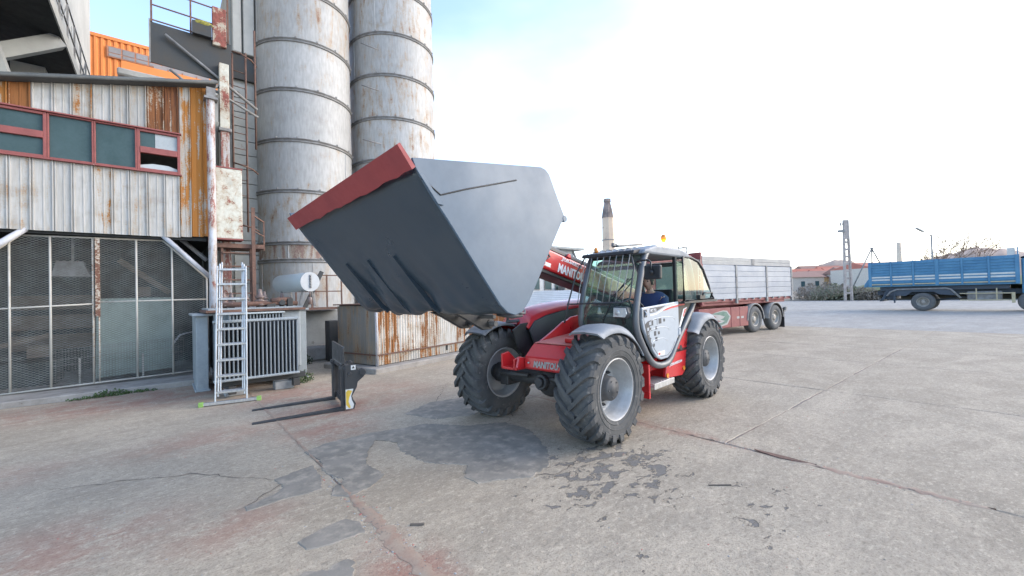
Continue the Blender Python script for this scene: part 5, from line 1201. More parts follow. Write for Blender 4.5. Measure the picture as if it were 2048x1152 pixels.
for s in (1,-1):
    y = s*.5
    b = MB(); b.prism([(.0,y,.02),(-.13,y,.02),(-.155,y,.10),(-.12,y,.16),(-.10,y,.22),(-.17,y,.34),(-.19,y,.43),(-.28,y,.50),(-.315,y,.55),(-.30,y,.61),(-.25,y,.635),(-.20,y,.61),(-.16,y,.70),(.0,y,.70)], (0,s*.03,0)); b.cyl((-.26,y-.01*s,.57),(-.26,y+.05*s,.57),.05,14); b.cyl((-.07,y-.01*s,.56),(-.07,y+.04*s,.56),.03,12)
    cp = b.build('cheek_plate', M['forkblack'], fk, bev=.004)
b = MB(); b.prism([(-.005,.531,.03),(-.11,.531,.03),(-.125,.531,.09),(-.095,.531,.16),(-.085,.531,.22),(-.12,.531,.33),(-.005,.531,.33)], (0,.002,0)); st_ = b.build('sticker', M['sticker'], fk)
b = MB(); b.prism([(-.01,.5335,.10),(-.05,.5335,.04),(-.075,.5335,.05),(-.045,.5335,.14),(-.055,.5335,.20),(-.1,.5335,.30),(-.04,.5335,.32),(-.01,.5335,.29)], (0,.001,0)); b.build('print', M['yellow'], fk)
b = MB(); b.box(-.16,-.09,.5305,.5325,.62,.69); b.build('sticker', M['sticker'], fk); b = MB(); b.prism([(-.10,.533,.64),(-.145,.533,.64),(-.125,.533,.68)],(0,.001,0)); b.build('print', M['mblack'], fk)
b = MB(); b.prism([(.0,-.46,.70),(.0,.50,.70),(.0,.52,.72),(.0,.52,.96),(.0,.49,.985),(.0,-.46,1.0)], (.03,0,0)); b.build('backrest', M['forkblack'], fk, bev=.005)
b = MB()
for k in range(7): y = -.40+k*.125; b.prism([(.0305,y,.70),(.0305,y+.06,.70),(.0305,y+.055,.735),(.0305,y+.03,.72)], (.002,0,0))
b.build('notch_light', M['galv'], fk)

# ---------------------------------------------------------------- rusty corrugated kiosk
ki = thing('corrugated_kiosk', 'low rust-streaked corrugated iron kiosk on a concrete plinth behind the forks', 'kiosk', (3.87,9.72,.12), R(16))
def ripple(x0, x1, y, z0, z1, col, mat=None, axis='x', name='sheet_panel', pitch=.083, amp=.011):
    m = MB(); n = max(4, int((x1-x0)/pitch*6)); vs = []
    for off in (0,.003):
        for z in (z0, z1):
            for i in range(n+1):
                t = x0+(x1-x0)*i/n; d = y+off+amp*math.sin(t/pitch*2*math.pi)
                vs.append((t,d,z) if axis == 'x' else (d,t,z))
    k = n+1; fs = []
    for i in range(n): fs += [(i,i+1,k+i+1,k+i),(2*k+i,3*k+i,3*k+i+1,2*k+i+1),(k+i,k+i+1,3*k+i+1,3*k+i),(i,2*k+i,2*k+i+1,i+1)]
    fs += [(0,k,3*k,2*k),(n,2*k+n,3*k+n,k+n)]
    if axis != 'x': fs = [tuple(reversed(f)) for f in fs]
    m.add(vs, fs); return m.build(name, mat or M['kiosk'], ki, col=col)
cs = [(.72,.9,.35),(.5,.95,.3),(.68,.85,.25),(.5,.95,.35),(.62,.9,.3),(1.0,.5,.18),(1.0,.45,.12),(.95,.5,.2)]
for i, c in enumerate(cs):
    x0 = .03+i*.66
    ripple(x0, x0+.665, -.002*(i%2), .27, 1.42, (*c,1)); ripple(x0, x0+.665, -.002*(i%2), .015, .25, (min(1,c[0]*.85+.12), .62, .5, 1))
for i in range(3): ripple(.03+i*.5, .03+i*.5+.505, .002*(i%2), .02, 1.42, (.5,.0,.15,1), axis='y', pitch=.5, amp=.006)  # rust as on the front; tone dropped to paint in this side's shade
b = MB(); b.tube([(0,0,.0),(0,0,1.45)], .036, 9); b.build('corner_post', M['post'], ki, col=(.5,.75,.2,1))
b = MB(); b.bar((0,-.025,.26),(5.3,-.025,.26),.03); b.bar((-.025,0,.26),(-.025,1.5,.26),.03); b.build('rail', M['ironrust'], ki)
b = MB(); b.box(-.08,5.36,-.08,1.6,1.44,1.47); b.build('roof', M['ironrust'], ki); b = MB(); b.box(.03,5.30,.03,1.5,0,1.44); b.build('frame', M['void'], ki)
b = MB(); b.box(2.3,2.37,-.02,.0,.1,.24); b.build('vent_hole', M['void'], ki)
b = MB(); b.box(-.28,5.6,-.30,1.75,-.14,0); pl = b.build('kiosk_plinth', M['plinth'], None, bev=.02); pl.location = ki.location; pl.rotation_euler = ki.rotation_euler; tag(pl, 'low concrete plinth carrying the rusty corrugated kiosk', 'plinth')

# ---------------------------------------------------------------- weeds
def weed(cx, cy, rx, ry, h, n, mat, label, seed, z0=0.0):
    r_ = random.Random(seed); m = MB()
    for _ in range(n):
        a = r_.random()*6.28; q = math.sqrt(r_.random()); x = cx+math.cos(a)*rx*q; y = cy+math.sin(a)*ry*q; z = z0+r_.random()**1.4*h*(1-.6*q)
        L = r_.uniform(.02,.05); d = Vector((r_.uniform(-1,1),r_.uniform(-1,1),r_.uniform(-.2,.9))).normalized(); s = d.cross(Vector((r_.uniform(-1,1),r_.uniform(-1,1),.3))).normalized()*L*.4
        p = Vector((x,y,z+.005)); m.add([p, p+d*L*.5+s, p+d*L, p+d*L*.5-s], [(0,1,2,3)])
    for _ in range(max(4,n//30)):
        a = r_.random()*6.28; m.bar((cx,cy,z0),(cx+math.cos(a)*rx*.6,cy+math.sin(a)*ry*.6,z0+h*.5),.004)
    o = m.build('weed', mat); return tag(o, label, 'weed', 'weeds along the wall foot')
weed(-.75,11.08,.25,.07,.16,260,M['leaf'],'small green weed growing at the kerb below the mesh screen',1)
weed(-.35,11.1,.25,.05,.07,110,M['leaf'],'thin trail of weeds along the kerb right of the bigger clump',2)
weed(-1.15,11.06,.2,.05,.06,80,M['leaf'],'sparse weed tuft at the kerb left of the bigger clump',5)
weed(2.25,9.75,.22,.22,.3,420,M['leaf'],'leafy weed clump at the foot of the transformer right end frame',3)
weed(2.75,12.3,.35,.25,.45,700,M['ivy'],'dark ivy heap against the grey silo base',4)
# ---------------------------------------------------------------- white-sided truck body
tk = thing('tipper_truck', 'red truck with a pale plank-sided body parked behind the telehandler', 'truck', (17.7,6.73,0), R(-6.5))
def T(name, mb, mat, bev=.006, par=tk): return mb.build(name, mat, par, bev=bev)
b = MB(); b.box(-3.35,3.0,.04,2.42,1.24,1.34); T('body_floor', b, M['trred'])
bays = [(-3.33,-1.30),(-1.18,.89),(1.01,2.98)]
for x0, x1 in bays:
    for k in range(6):
        b = MB(); b.box(x0,x1,.0,.035,1.345+k*.2035,1.345+k*.2035+.197); T('side_plank', b, M['trailer'], .008)
for x0, x1 in ((-3.33,-.0),(.01,2.99)):
    for z0, z1 in ((2.585,2.72),(2.725,2.875)): b = MB(); b.box(x0,x1,.005,.045,z0,z1); T('top_board', b, M['trailerw'], .008)
b = MB(); b.box(-.12,.07,-.012,.003,2.62,2.84); T('board_bracket', b, M['irongrey'])
for X in (-3.39,-1.24,.95,3.02):
    for z0, z1 in ((1.16,1.72),(1.74,2.10),(2.12,2.6)): b = MB(); b.box(X-.055,X+.055,-.02,.05,z0,z1); T('side_post', b, M['irongrey'] if X > -3 else M['trred'])
b = MB(); b.box(2.98,3.03,.05,2.42,1.34,2.88); T('tailgate', b, M['trailer']); b = MB(); b.box(-3.45,-3.36,.0,2.42,1.3,3.0); T('headboard', b, M['trred'])
b = MB(); b.box(-3.33,2.98,2.38,2.42,1.34,2.88); T('offside_wall', b, M['trailer'])
for k in range(13): b = MB(); X = -3.1+k*.5; b.box(X-.03,X+.03,-.03,.03,1.29,1.36); T('hinge', b, M['trailerw'], .004)
b = MB(); b.box(-6.2,2.55,.55,.75,.92,1.2); b.box(-6.2,2.55,1.7,1.9,.92,1.2); b.box(-3.3,2.6,.12,.2,1.12,1.24); b.box(2.4,2.6,.3,2.2,.75,.95); T('chassis', b, M['trred'], .01)
b = MB(); b.box(-3.56,-1.60,.05,.5,.30,1.03); bx1 = T('side_box', b, M['trred'], .015)
for x0, x1 in ((-1.59,-1.02),(-1.01,-.42)): b = MB(); b.box(x0,x1,.045,.5,.30,1.03); T('locker_door', b, M['trred'], .012)
def flat(name, pts, mat, y, t=.003, par=tk): b = MB(); b.prism([(p[0],y,p[1]) for p in pts], (0,-t,0)); return T(name, b, mat, 0, par)
flat('flame_print', [(-3.4,.92),(-2.9,.80),(-2.6,.88),(-2.1,.94),(-1.85,.92),(-1.62,.72),(-1.66,.62),(-1.85,.42),(-2.3,.36),(-2.8,.42),(-3.3,.36),(-2.7,.52),(-2.2,.56),(-2.6,.62),(-3.0,.66),(-2.5,.72)], M['trailerw'], .048)
flat('flame_print', [(-2.85,.84),(-2.1,.91),(-1.9,.88),(-1.70,.70),(-1.9,.48),(-2.35,.40),(-2.75,.46),(-2.2,.50),(-2.0,.56),(-2.3,.62),(-2.1,.66),(-2.0,.72),(-2.3,.78)], M['trgreen'], .0445)
for X in (-1.22,-.93): flat('sticker', [(X,.60),(X+.18,.60),(X+.18,.68),(X,.68)], M['trailerw'], .044)
def road_wheel(root, x, y, r_, w_, dirn, matt=M['trtyre']):
    e = sub('wheel', root, (x, y, r_))
    m = MB(); m.lathe([(r_*.55,-w_/2+.03),(r_*.62,-w_/2),(r_*.86,-w_/2-.005),(r_*.96,-w_/2+.03),(r_,-w_/2+.06),(r_,w_/2-.06),(r_*.96,w_/2-.03),(r_*.86,w_/2+.005),(r_*.62,w_/2),(r_*.55,w_/2-.03)], (0,0,0), 'y', 40, caps=False)
    for k in range(4): yy = -w_/2+.075+k*(w_-.15)/3; m.lathe([(r_-.001,yy-.02),(r_+.006,yy-.015),(r_+.006,yy+.015),(r_-.001,yy+.02)], (0,0,0), 'y', 40, caps=False)
    m.build('tyre', matt, e)
    m = MB(); d = dirn
    m.lathe([(r_*.56,d*(w_/2-.03)),(r_*.53,d*(w_/2-.02)),(r_*.49,d*(w_/2-.05)),(r_*.47,d*.03),(r_*.36,d*.015),(r_*.24,d*.04),(r_*.22,d*.09),(r_*.1,d*.10),(0,d*.10)], (0,0,0), 'y', 32, caps=False)
    for k in range(10): a = 2*math.pi*k/10; m.cyl((math.sin(a)*r_*.31,d*.02,math.cos(a)*r_*.31),(math.sin(a)*r_*.31,d*.065,math.cos(a)*r_*.31),.022,6)
    m.build('rim', M['trrim'], e); return e
for X in (.1,1.66):
    wv = road_wheel(tk, X, .18, .51, .30, -1); road_wheel(tk, X, 2.25, .51, .30, 1)
    m = MB(); vs = []; fs = []
    for i in range(17):
        a = R(-2+184*i/16)
        for rr, yy in ((.62,.02),(.62,.42),(.60,.42),(.60,.035),(.56,.02)): vs.append((X+math.cos(a)*rr, yy, .51+math.sin(a)*rr))
    for i in range(16):
        for j in range(5): fs.append((i*5+j, i*5+(j+1)%5, i*5+5+(j+1)%5, i*5+5+j))
    m.add(vs, fs, 0, True); T('mudguard', m, M['irongrey'], 0)
road_wheel(tk, -5.2, .2, .51, .28, -1); road_wheel(tk, -5.2, 2.25, .51, .28, 1)
b = MB(); b.box(2.33,2.36,.03,.45,.06,.85); T('mud_flap', b, M['mblack']); b = MB(); b.box(2.4,2.55,.05,2.4,.70,.86); b.box(2.42,2.55,.0,.1,.78,.90); T('rear_bumper', b, M['irongrey'])
b = MB(); b.prism([(-3.7,.1,.7),(-6.3,.1,.7),(-6.35,.1,1.7),(-6.0,.1,2.75),(-5.6,.1,2.9),(-3.7,.1,2.9)], (0,2.3,0)); T('cab', b, M['trred'], .06)
b = MB(); b.box(-5.7,-4.6,.085,.1,1.75,2.55); T('cab_window', b, M['winglass'])
rk = sub('roof_rack', tk)
for z in (3.02,3.18): b = MB(); b.tube([(-5.5,.3,z),(-3.7,.3,z),(-3.7,2.1,z),(-5.5,2.1,z)], .016, 5, closed=True); b.build('rack_rail', M['irongrey'], rk)
for X in (-5.4,-4.8,-4.2,-3.75): b = MB(); b.bar((X,.3,2.9),(X,.3,3.2),.025); b.build('rack_post', M['irongrey'], rk)
b = MB()
for X in (-3.52,-3.50): pass
for X in (-3.62,-3.50): b.bar((X-.0,-.02,1.4),(X,-.02,2.75),.025)
for k in range(6): b.bar((-3.62,-.02,1.5+k*.23),(-3.50,-.02,1.5+k*.23),.025)
T('access_ladder', b, M['irongrey'], 0)

# ---------------------------------------------------------------- blue lorry
bl = thing('blue_lorry', 'old blue drop-side lorry with two pale slats standing at the far right', 'truck', (38.3,4.25,0), R(-90))
def Bt(name, mb, mat, bev=.008, par=bl): return mb.build(name, mat, par, bev=bev)
k = 1.03; yS = -1.18
xr, xf = -2.52*k, 3.85*k
b = MB(); b.box(xr,xf,yS+.06,1.2,1.56,1.70); Bt('bed_floor', b, M['blue'])
posts = [xr+.06+(xf-xr-.12)*i/6 for i in range(7)]
zb, zt_ = 1.74, 3.2
for i in range(6):
    x0, x1 = posts[i]+.06, posts[i+1]-.06
    for s in range(8):
        z0 = zb+.05+s*(zt_-zb-.08)/8; h = (zt_-zb-.08)/8*.66
        b = MB(); b.prism([(x0,yS,z0),(x0,yS-.035,z0+h*.15),(x0,yS-.035,z0+h*.85),(x0,yS,z0+h)], (x1-x0,0,0)); Bt('slat', b, M['bluewhite'] if s in (1,2) and not (i == 0 and s == 3) else M['blue'])
    b = MB(); b.box(x0-.05,x1+.05,yS,yS+.03,zb,zt_); Bt('side_panel', b, M['blue'])
    b = MB(); b.box(x0-.05,x1+.05,yS-.05,yS,zb-.05,zb+.01); Bt('edge_strip', b, M['ochre'], .004)
for i, X in enumerate(posts): b = MB(); w_ = .085 if i in (0,3,6) else .05; b.box(X-w_,X+w_,yS-.055,yS+.02,zb-.16,zt_+.02); Bt('side_post', b, M['blue'])
b = MB(); b.box(xr,xr+.05,yS+.05,1.15,1.7,zt_); b.box(xf-.05,xf,yS+.05,1.15,1.7,zt_+.45); b.box(xr,xf,1.12,1.16,1.7,zt_); Bt('end_board', b, M['blue'])
b = MB(); b.prism([(xr,yS+.1,1.62),(xr-.3,yS+.1,1.55),(xr-.28,yS+.1,1.75),(xr,yS+.1,2.2)], (0,2.2,0)); Bt('tail_flap', b, M['blue'])
b = MB(); b.box(xf-.42,xf-.12,yS+.1,yS+.5,zt_-.02,zt_+.42); Bt('white_box', b, M['bluewhite'])
b = MB(); b.box(xr+.3,6.0,-.5,-.36,1.0,1.3); b.box(xr+.3,6.0,.36,.5,1.0,1.3); b.box(xr+.5,3.6,-.9,.9,1.3,1.55); b.box(-1.9,-1.3,-.8,.8,.75,1.25); Bt('chassis', b, M['bluefr'], .01)
for y in (-.95,.95): road_wheel(bl, 0, y, .56, .42, -1 if y < 0 else 1); road_wheel(bl, 4.42, y, .56, .32, -1 if y < 0 else 1)
b = MB(); b.tube([(-1.72,-1.1,.95),(-1.55,-1.1,1.22),(-1.2,-1.1,1.38),(1.05,-1.1,1.40),(1.25,-1.1,1.33),(1.66,-1.1,.78)], .055, 7); Bt('mudguard_rail', b, M['irongrey'], 0)
b = MB(); b.prism([(-1.7,-1.08,1.0),(-1.5,-1.08,1.25),(-1.2,-1.08,1.4),(1.1,-1.08,1.4),(1.3,-1.08,1.25),(1.5,-1.08,.95),(.75,-1.08,1.02),(.5,-1.08,1.2),(-.5,-1.08,1.2),(-.8,-1.08,.95)], (0,.04,0)); Bt('mudguard', b, M['bluefr'], 0)
b = MB(); b.bar((1.62,-1.12,1.06),(3.75,-1.12,1.06),.09,.05); b.bar((1.62,-1.12,.66),(3.75,-1.12,.66),.06,.05); b.bar((3.72,-1.12,.5),(3.72,-1.12,1.1),.14,.05); 
for X in (2.3,3.1): b.bar((X,-1.12,.66),(X,-1.12,1.35),.05)
Bt('side_guard', b, M['ochre'], 0)
b = MB(); b.box(1.9,3.3,-.98,-.5,.62,1.18); Bt('fuel_tank', b, M['irongrey'], .05)
b = MB(); b.cyl((.3,0,.6),(2.4,0,.95),.06,8); b.cyl((0,-.9,.56),(0,.9,.56),.1,10); b.sphere((0,0,.56),.24,12,8); Bt('driveline', b, M['bluefr'], 0)
b = MB(); b.prism([(-2.1,-.9,.62),(-1.95,-.9,.62),(-1.6,-.9,1.3),(-1.8,-.9,1.3)], (0,.08,0)); b.prism([(-2.1,.8,.62),(-1.95,.8,.62),(-1.6,.8,1.3),(-1.8,.8,1.3)], (0,.08,0)); b.bar((-2.05,-1.1,.64),(-2.05,1.1,.64),.1,.08); b.bar((-1.35,-1.1,.5),(-1.35,-1.1,1.2),.08); Bt('under_run_bar', b, M['bluefr'], 0)
b = MB(); b.prism([(4.05,-1.15,1.0),(6.2,-1.15,1.0),(6.25,-1.15,1.9),(5.95,-1.15,2.9),(5.7,-1.15,3.0),(4.05,-1.15,3.0)], (0,2.3,0)); Bt('cab', b, M['blue'], .06); b = MB(); b.box(4.4,5.7,-1.165,-1.15,2.0,2.75); Bt('cab_window', b, M['winglass'])
b = MB(); b.prism([(4.0,-1.1,3.05),(4.9,-1.1,3.5),(5.4,-1.1,3.5),(5.4,-1.1,3.02)], (0,2.2,0)); Bt('wind_deflector', b, M['bluefr'], .03)
# ---------------------------------------------------------------- background
def at(deg, d, z=0):
    """a spot d metres along the camera's level line at a bearing of deg to its right"""
    a = R(deg); p = (fwd+rgt*math.tan(a))*d; return Vector((p.x, p.y, z))
FACE = -TH          # turned square to the camera's line
ch = wthing('chimney', 'tapering brick chimney with a dark sooty top standing behind the cab', 'chimney', (48.8,37.5,0))
b = MB(); b.lathe([(1.0,0),(.93,4),(.80,12.2)], (48.8,37.5,0), 'z', 8, smooth=False); b.build('shaft', M['chimney'], ch)
b = MB(); b.lathe([(.84,12.2),(.80,12.5),(.66,13.4),(.44,14.4),(.52,14.45),(.50,14.9),(.3,14.9)], (48.8,37.5,0), 'z', 8, smooth=False); b.build('cap', M['soot'], ch)
for z in (3,6,9): b = MB(); b.lathe([(.80+.2*(1-z/12.5),z),(.86+.2*(1-z/12.5),z+.03),(.86+.2*(1-z/12.5),z+.1),(.80+.2*(1-z/12.5),z+.13)], (48.8,37.5,0), 'z', 8, smooth=False); b.build('iron_band', M['irongrey'], ch)
# white workshop
ws = wthing('white_workshop', 'low white workshop with a flat overhanging roof behind the boom', 'workshop', (21,26,0))
b = MB(); b.box(12,24.0,22.4,30,0,3.5); b.box(21.5,24.3,22.0,26,3.5,4.95); b.build('wall', M['white'], ws)
b = MB(); b.box(21.0,24.9,21.4,26.5,4.95,5.12); b.box(12,24.2,22.1,30,3.5,3.62); b.build('roof', M['eave'], ws, bev=.02)
for x in (20.3,21.5,22.6):
    b = MB(); b.box(x,x+.75,22.36,22.4,2.0,3.1); f = b.build('window', M['irongrey'], ws); b = MB(); b.box(x+.06,x+.69,22.34,22.36,2.06,3.04); o = b.build('pane', M['winglass'], f); o.location = (0,0,0)
b = MB(); b.bar((23.3,24,5.1),(23.3,24,7.6),.12); b.bar((23.3,24,5.7),(22.5,24,7.4),.1); b.bar((24.2,22,5.0),(25.4,21.6,2.2),.12); b.build('mast', M['irongrey'], ws)
b = MB(); b.box(22.7,23.6,21.5,22.2,1.3,2.3); b.build('air_unit', M['irongrey'], ws, bev=.05)
lw = wthing('low_lean_to', 'low old brick wall under a sloping white sheet roof beyond the bucket', 'lean-to', (20.5,20.6,0))
u_ = Vector((.77,-.64,0)); n_ = Vector((.64,.77,0)); L0 = Vector((17.6,22.9,0))
b = MB(); b.prism([L0+n_*.2, L0+u_*7.5+n_*.2, L0+u_*7.5+n_*.2+Vector((0,0,.75)), L0+n_*.2+Vector((0,0,.75))], n_*.3); b.build('brick_wall', M['brick'], lw)
for i in range(9):
    t0 = i/9; b = MB(); z0 = .78+t0*1.15; z1 = .78+(i+1)/9*1.15; p = L0+n_*(.0+t0*1.6); q = L0+n_*(.0+(i+1)/9*1.6)
    b.add([p+Vector((0,0,z0+.03)), p+u_*7.5+Vector((0,0,z0+.03)), q+u_*7.5+Vector((0,0,z1)), q+Vector((0,0,z1)), p+Vector((0,0,z0-.03)), p+u_*7.5+Vector((0,0,z0-.03))], [(0,1,2,3),(4,5,1,0)]); b.build('roof_sheet', M['whitesheet'], lw)

# concrete lattice pole
pc = Vector((59.8,12.9,0)); lp = wthing('lattice_pole', 'tall concrete lattice pole with square openings on the verge', 'pole', pc)
du = rgt.copy(); H = 9.1
for s in (-1,1):
    b = MB(); b.prism([pc+du*(s*.46)+fwd*-.12, pc+du*(s*.46-s*.17)+fwd*-.12, pc+du*(s*.28-s*.15)+fwd*-.12+Vector((0,0,H)), pc+du*(s*.28)+fwd*-.12+Vector((0,0,H))], fwd*.24); b.build('leg', M['pole'], lp)
for k in range(9):
    z = .9+k*.82; w_ = .46-.18*z/H; b = MB(); b.bar(pc+du*(-w_+.1)+Vector((0,0,z)), pc+du*(w_-.1)+Vector((0,0,z)), .16, .2); b.build('cross_web', M['pole'], lp)
b = MB(); b.prism([pc+du*-.31+fwd*-.1+Vector((0,0,7.0)), pc+du*.31+fwd*-.1+Vector((0,0,7.0)), pc+du*.27+fwd*-.1+Vector((0,0,9.15)), pc+du*-.27+fwd*-.1+Vector((0,0,9.15))], fwd*.2); b.build('head_panel', M['pole'], lp)
b = MB(); b.bar(pc+du*-.85+Vector((0,0,7.9)), pc+du*-.2+Vector((0,0,7.9)), .3, .25); b.bar(pc+du*-.6+Vector((0,0,8.7)), pc+du*-.2+Vector((0,0,8.7)), .08); b.cyl(pc+du*-.6+Vector((0,0,8.5)), pc+du*-.6+Vector((0,0,8.9)), .06, 8); b.build('bracket', M['irongrey'], lp)
# A-frame mast
am = wthing('guyed_mast', 'slim three-legged steel mast standing beside the grass mound', 'mast', (64.6,11.5,1.5))
top = at(40.35,51,6.1)
for q in (at(38.75,51,1.6), at(40.3,52.5,2.0), at(41.4,51,3.0)): b = MB(); b.tube([q, top], .07, 6); b.build('leg', M['irongrey'], am)
b = MB(); b.sphere(top,.16,8,6); b.build('head', M['irongrey'], am)
# street lamp and its cable
sl_ = wthing('street_lamp', 'tall thin lamp post leaning its arm left over the blue lorry', 'street lamp', at(44.75,57))
p = at(44.75,57); b = MB(); b.tube([p, p+Vector((0,0,8.2))], [.13,.08], 7); b.build('post', M['irongrey'], sl_)
b = MB(); b.tube([p+Vector((0,0,8.15)), p-rgt*1.2+Vector((0,0,8.75))], .05, 6); b.bar(p-rgt*1.1+Vector((0,0,8.72)), p-rgt*2.0+Vector((0,0,9.2)), .3, .14); b.build('lamp_arm', M['galv'], sl_)
b = MB(); b.tube([p+rgt*1.1+Vector((0,0,7.7)), p+rgt*.7+Vector((0,0,8.1)), p+Vector((0,0,8.2)), p-rgt*.6+Vector((0,0,7.9)), p-rgt*.65+Vector((0,0,6.2))], .05, 5); b.build('hanging_cable', M['irondark'], sl_)
b = MB(); b.tube([p+rgt*(1+t*2.2)+Vector((0,0,7.6-.18*t*(12-t)*.12)) for t in range(11)], .025, 4); tag(b.build('overhead_cable', M['irongrey']), 'thin overhead cable sagging from the lamp post towards the right', 'cable')
b = MB(); q = at(42.42,92); b.tube([q, q+Vector((0,0,10.8))], [.55,.40], 10); st2 = b.build('factory_stack', M['chimney']); tag(st2, 'distant thin pale factory stack beyond the blue lorry', 'stack')

# long red-roofed hall and houses in the evening light
lh = wthing('red_roofed_hall', 'long low hall with a red roof beyond the blue lorry', 'hall', at(42,95))
a_, c_ = at(40.2,95), at(45.2,95)
b = MB(); b.prism([a_, c_, c_+fwd*12, a_+fwd*12], (0,0,5.6)); b.build('wall', M['housepale'], lh)
b = MB(); b.prism([a_-fwd*.5+Vector((0,0,5.6)), a_+fwd*6+rgt*.8+Vector((0,0,7.1)), a_+fwd*12.5+Vector((0,0,5.6))], c_-a_); b.build('roof', M['redroof'], lh)
for i in range(7): q = a_.lerp(c_, (i+.5)/7.5); b = MB(); b.prism([q-fwd*.03+Vector((0,0,3)), q+rgt*1.1-fwd*.03+Vector((0,0,3)), q+rgt*1.1-fwd*.03+Vector((0,0,4.3)), q-fwd*.03+Vector((0,0,4.3))], fwd*-.03); b.build('window', M['winglass'], lh)
def house(deg, d, w_, h_, rh, wall, roof, label):
    o = at(deg, d); hs = wthing('house', label, 'house', o, 'far houses below the hill'); dp = w_*.8
    l0, l1 = o-rgt*w_/2, o+rgt*w_/2
    b = MB(); b.prism([l0, l1, l1+fwd*dp, l0+fwd*dp], (0,0,h_)); b.build('wall', wall, hs)
    b = MB(); z = Vector((0,0,h_)); b.prism([l0-rgt*.4-fwd*.4+z, l0-rgt*.1+fwd*dp*.5+z+Vector((0,0,rh)), l0-rgt*.4+fwd*(dp+.4)+z], rgt*(w_+.8)); b.build('roof', roof, hs)
    n = max(2, int(w_/3))
    for i in range(n):
        q = l0+rgt*(w_*(i+.5)/n-.5)-fwd*.02; m = MB(); m.prism([q+Vector((0,0,h_*.4)), q+rgt*1+Vector((0,0,h_*.4)), q+rgt*1+Vector((0,0,h_*.75)), q+Vector((0,0,h_*.75))], fwd*-.04); m.build('window', M['winglass'], hs)
HS = [(34.4,110,11,4.2,1.6,'housepale','brownroof','flat pale far house just right of the white truck body'),(35.25,125,9,5,2.2,'housesunlit','redroof','ochre far house with an orange front left of the lattice pole'),
(36.1,118,9,4.2,2.0,'housesunlit','brownroof','yellow far house with brown roof between pale houses'),(36.75,150,14,6.4,3,'housepale','brownroof','wide pale far house highest behind the yellow ones'),(37.2,120,9,4.8,1.8,'housesunlit','redroof','amber far house just left of the lattice pole foot'),
(37.75,140,10,6,2.4,'housepale','redroof','pale red-roofed far house peeping left of the pole shaft'),(39.0,130,13,5.4,2.2,'housesunlit','redroof','long orange far house right of the lattice pole'),(39.7,112,10,5,1.9,'housepale','brownroof','pale far house beside the steel mast legs'),(35.0,160,20,5.2,2.6,'housepale','brownroof','broad dim far house at the left under the hill')]
for h_ in HS: house(h_[0],h_[1],h_[2],h_[3],h_[4],M[h_[5]],M[h_[6]],h_[7])
b = MB(); w0_, w1_ = at(33.9,62), at(38.4,60); b.prism([w0_, w1_, w1_+fwd*.2, w0_+fwd*.2], (0,0,1.75)); fw = b.build('boundary_wall', M['pole']); tag(fw, 'long low concrete boundary wall behind the bare bushes', 'wall')

# bushes and bare trees
def bush(deg, d, w_, h_, seed, mat, label):
    r_ = random.Random(seed); o = at(deg, d); m = MB()
    for _ in range(26):
        a = r_.random()*6.28; q = o+Vector((math.cos(a)*w_*.15, math.sin(a)*w_*.15, 0)); e = o+Vector((math.cos(a)*w_*.5*r_.random(), math.sin(a)*w_*.5*r_.random(), h_*r_.uniform(.6,1))); m.tube([q, q.lerp(e,.5)+Vector((0,0,.15)), e], [.025,.018,.008], 3)
    for _ in range(int(420*w_*h_/4)):
        a = r_.random()*6.28; u = r_.random()**.5; zz = r_.random(); rr = w_*.5*u*math.sin(math.pi*min(1,.25+zz*.72))
        p = o+Vector((math.cos(a)*rr, math.sin(a)*rr, h_*zz)); L = r_.uniform(.08,.22); dd = Vector((r_.uniform(-1,1),r_.uniform(-1,1),r_.uniform(-.3,1))).normalized(); s = dd.cross(Vector((r_.uniform(-1,1),r_.uniform(-1,1),r_.uniform(-1,1)))).normalized()*L*.3
        m.add([p, p+dd*L*.6+s, p+dd*L*1.3, p+dd*L*.6-s], [(0,1,2,3)])
    tag(m.build('bush', mat), label, 'bush', 'bare bushes along the yard edge')
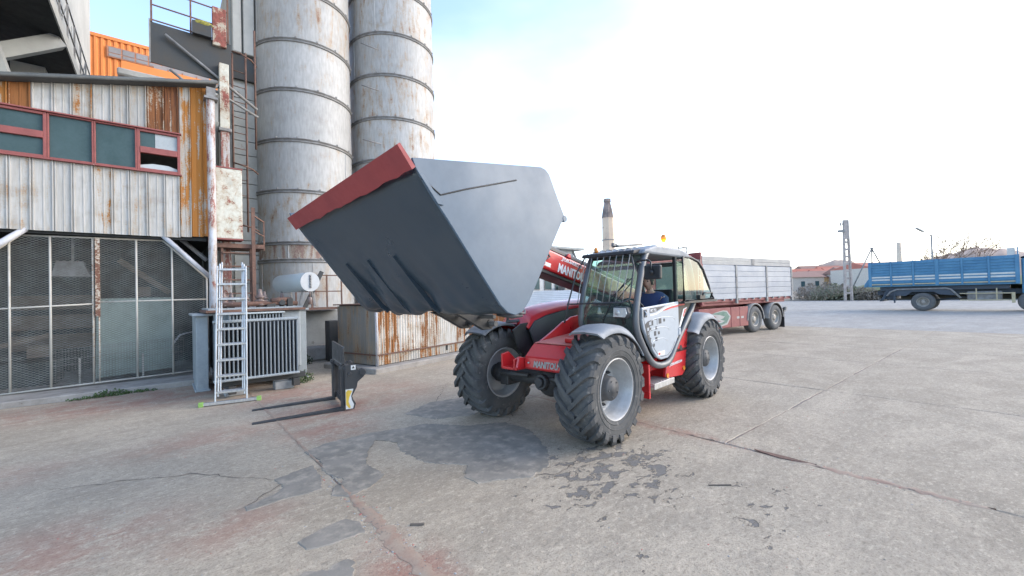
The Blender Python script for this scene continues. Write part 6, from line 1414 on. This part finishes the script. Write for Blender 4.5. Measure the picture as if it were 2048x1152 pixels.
BS = [(34.3,54,2.2,1.6,'bush','low brown bush closest to the white truck body'),(35.05,53,2.8,2.1,'bush','rounded dark brown bush second from the white truck body'),(35.8,52,2.2,1.7,'bush2','small greenish bush between two dark bushes'),(36.5,53,2.9,2.2,'bush','broad brown bush midway to the lattice pole'),(37.2,51,2.6,2.0,'bush2','dull green bush left of the lattice pole foot'),(37.9,51,2.2,1.9,'bush','brown bush touching the lattice pole foot'),(38.8,50,2.4,1.6,'bush2','low greenish bush right of the lattice pole'),(39.5,49,2.6,1.5,'bush','low brown bush in front of the grass mound'),(40.3,48,2.4,1.3,'bush','smallest brown bush nearest the blue lorry tail'),(41.6,50,3.0,1.2,'bush2','low scrubby bush seen under the blue lorry tail')]
for i, q in enumerate(BS): bush(q[0],q[1],q[2],q[3],40+i,M[q[4]],q[5])
def tree(deg, d, h_, seed, label, spread=.55):
    r_ = random.Random(seed); o = at(deg, d); t = wthing('bare_tree', label, 'tree', o, 'bare trees beyond the blue lorry'); m = MB(); m2 = MB()
    m.tube([o, o+Vector((.1,0,h_*.3)), o+Vector((.15,.1,h_*.55))], [.16,.12,.08], 6)
    def br(p, dr, L, rr, dep):
        q = p+dr*L; mm = p.lerp(q,.5)+Vector((r_.uniform(-.1,.1),r_.uniform(-.1,.1),r_.uniform(0,.15)))*L*.4; (m if dep < 1 else m2).tube([p, mm, q], [rr, rr*.75, rr*.5], 4 if dep < 2 else 3)
        if dep >= 4: return
        for _ in range(r_.choice((2,3,3)) if dep < 3 else 3):
            nd = (dr+Vector((r_.uniform(-1,1),r_.uniform(-1,1),r_.uniform(-.35,.6)))*spread*1.35).normalized(); br(p.lerp(q, r_.uniform(.45,1)), nd, L*r_.uniform(.55,.8), max(.026, rr*.55), dep+1)
    for k in range(6):
        a = k*1.05+r_.random(); br(o+Vector((.1,.05,h_*(.28+.05*k))), Vector((math.cos(a)*.8,math.sin(a)*.8,r_.uniform(.5,1.1))).normalized(), h_*.26, .065, 0)
    m.build('trunk', M['twig'], t); m2.build('crown', M['twig'], t)
tree(45.3,70,9.6,1,'bare tree just right of the lamp post beyond the lorry'); tree(46.5,74,11.2,2,'tallest bare tree with a rounded twiggy crown beyond the lorry'); tree(47.6,72,9.8,3,'bare tree at the right end of the row beyond the lorry'); tree(43.9,80,7.2,4,'small bare tree left of the lamp post beyond the lorry')
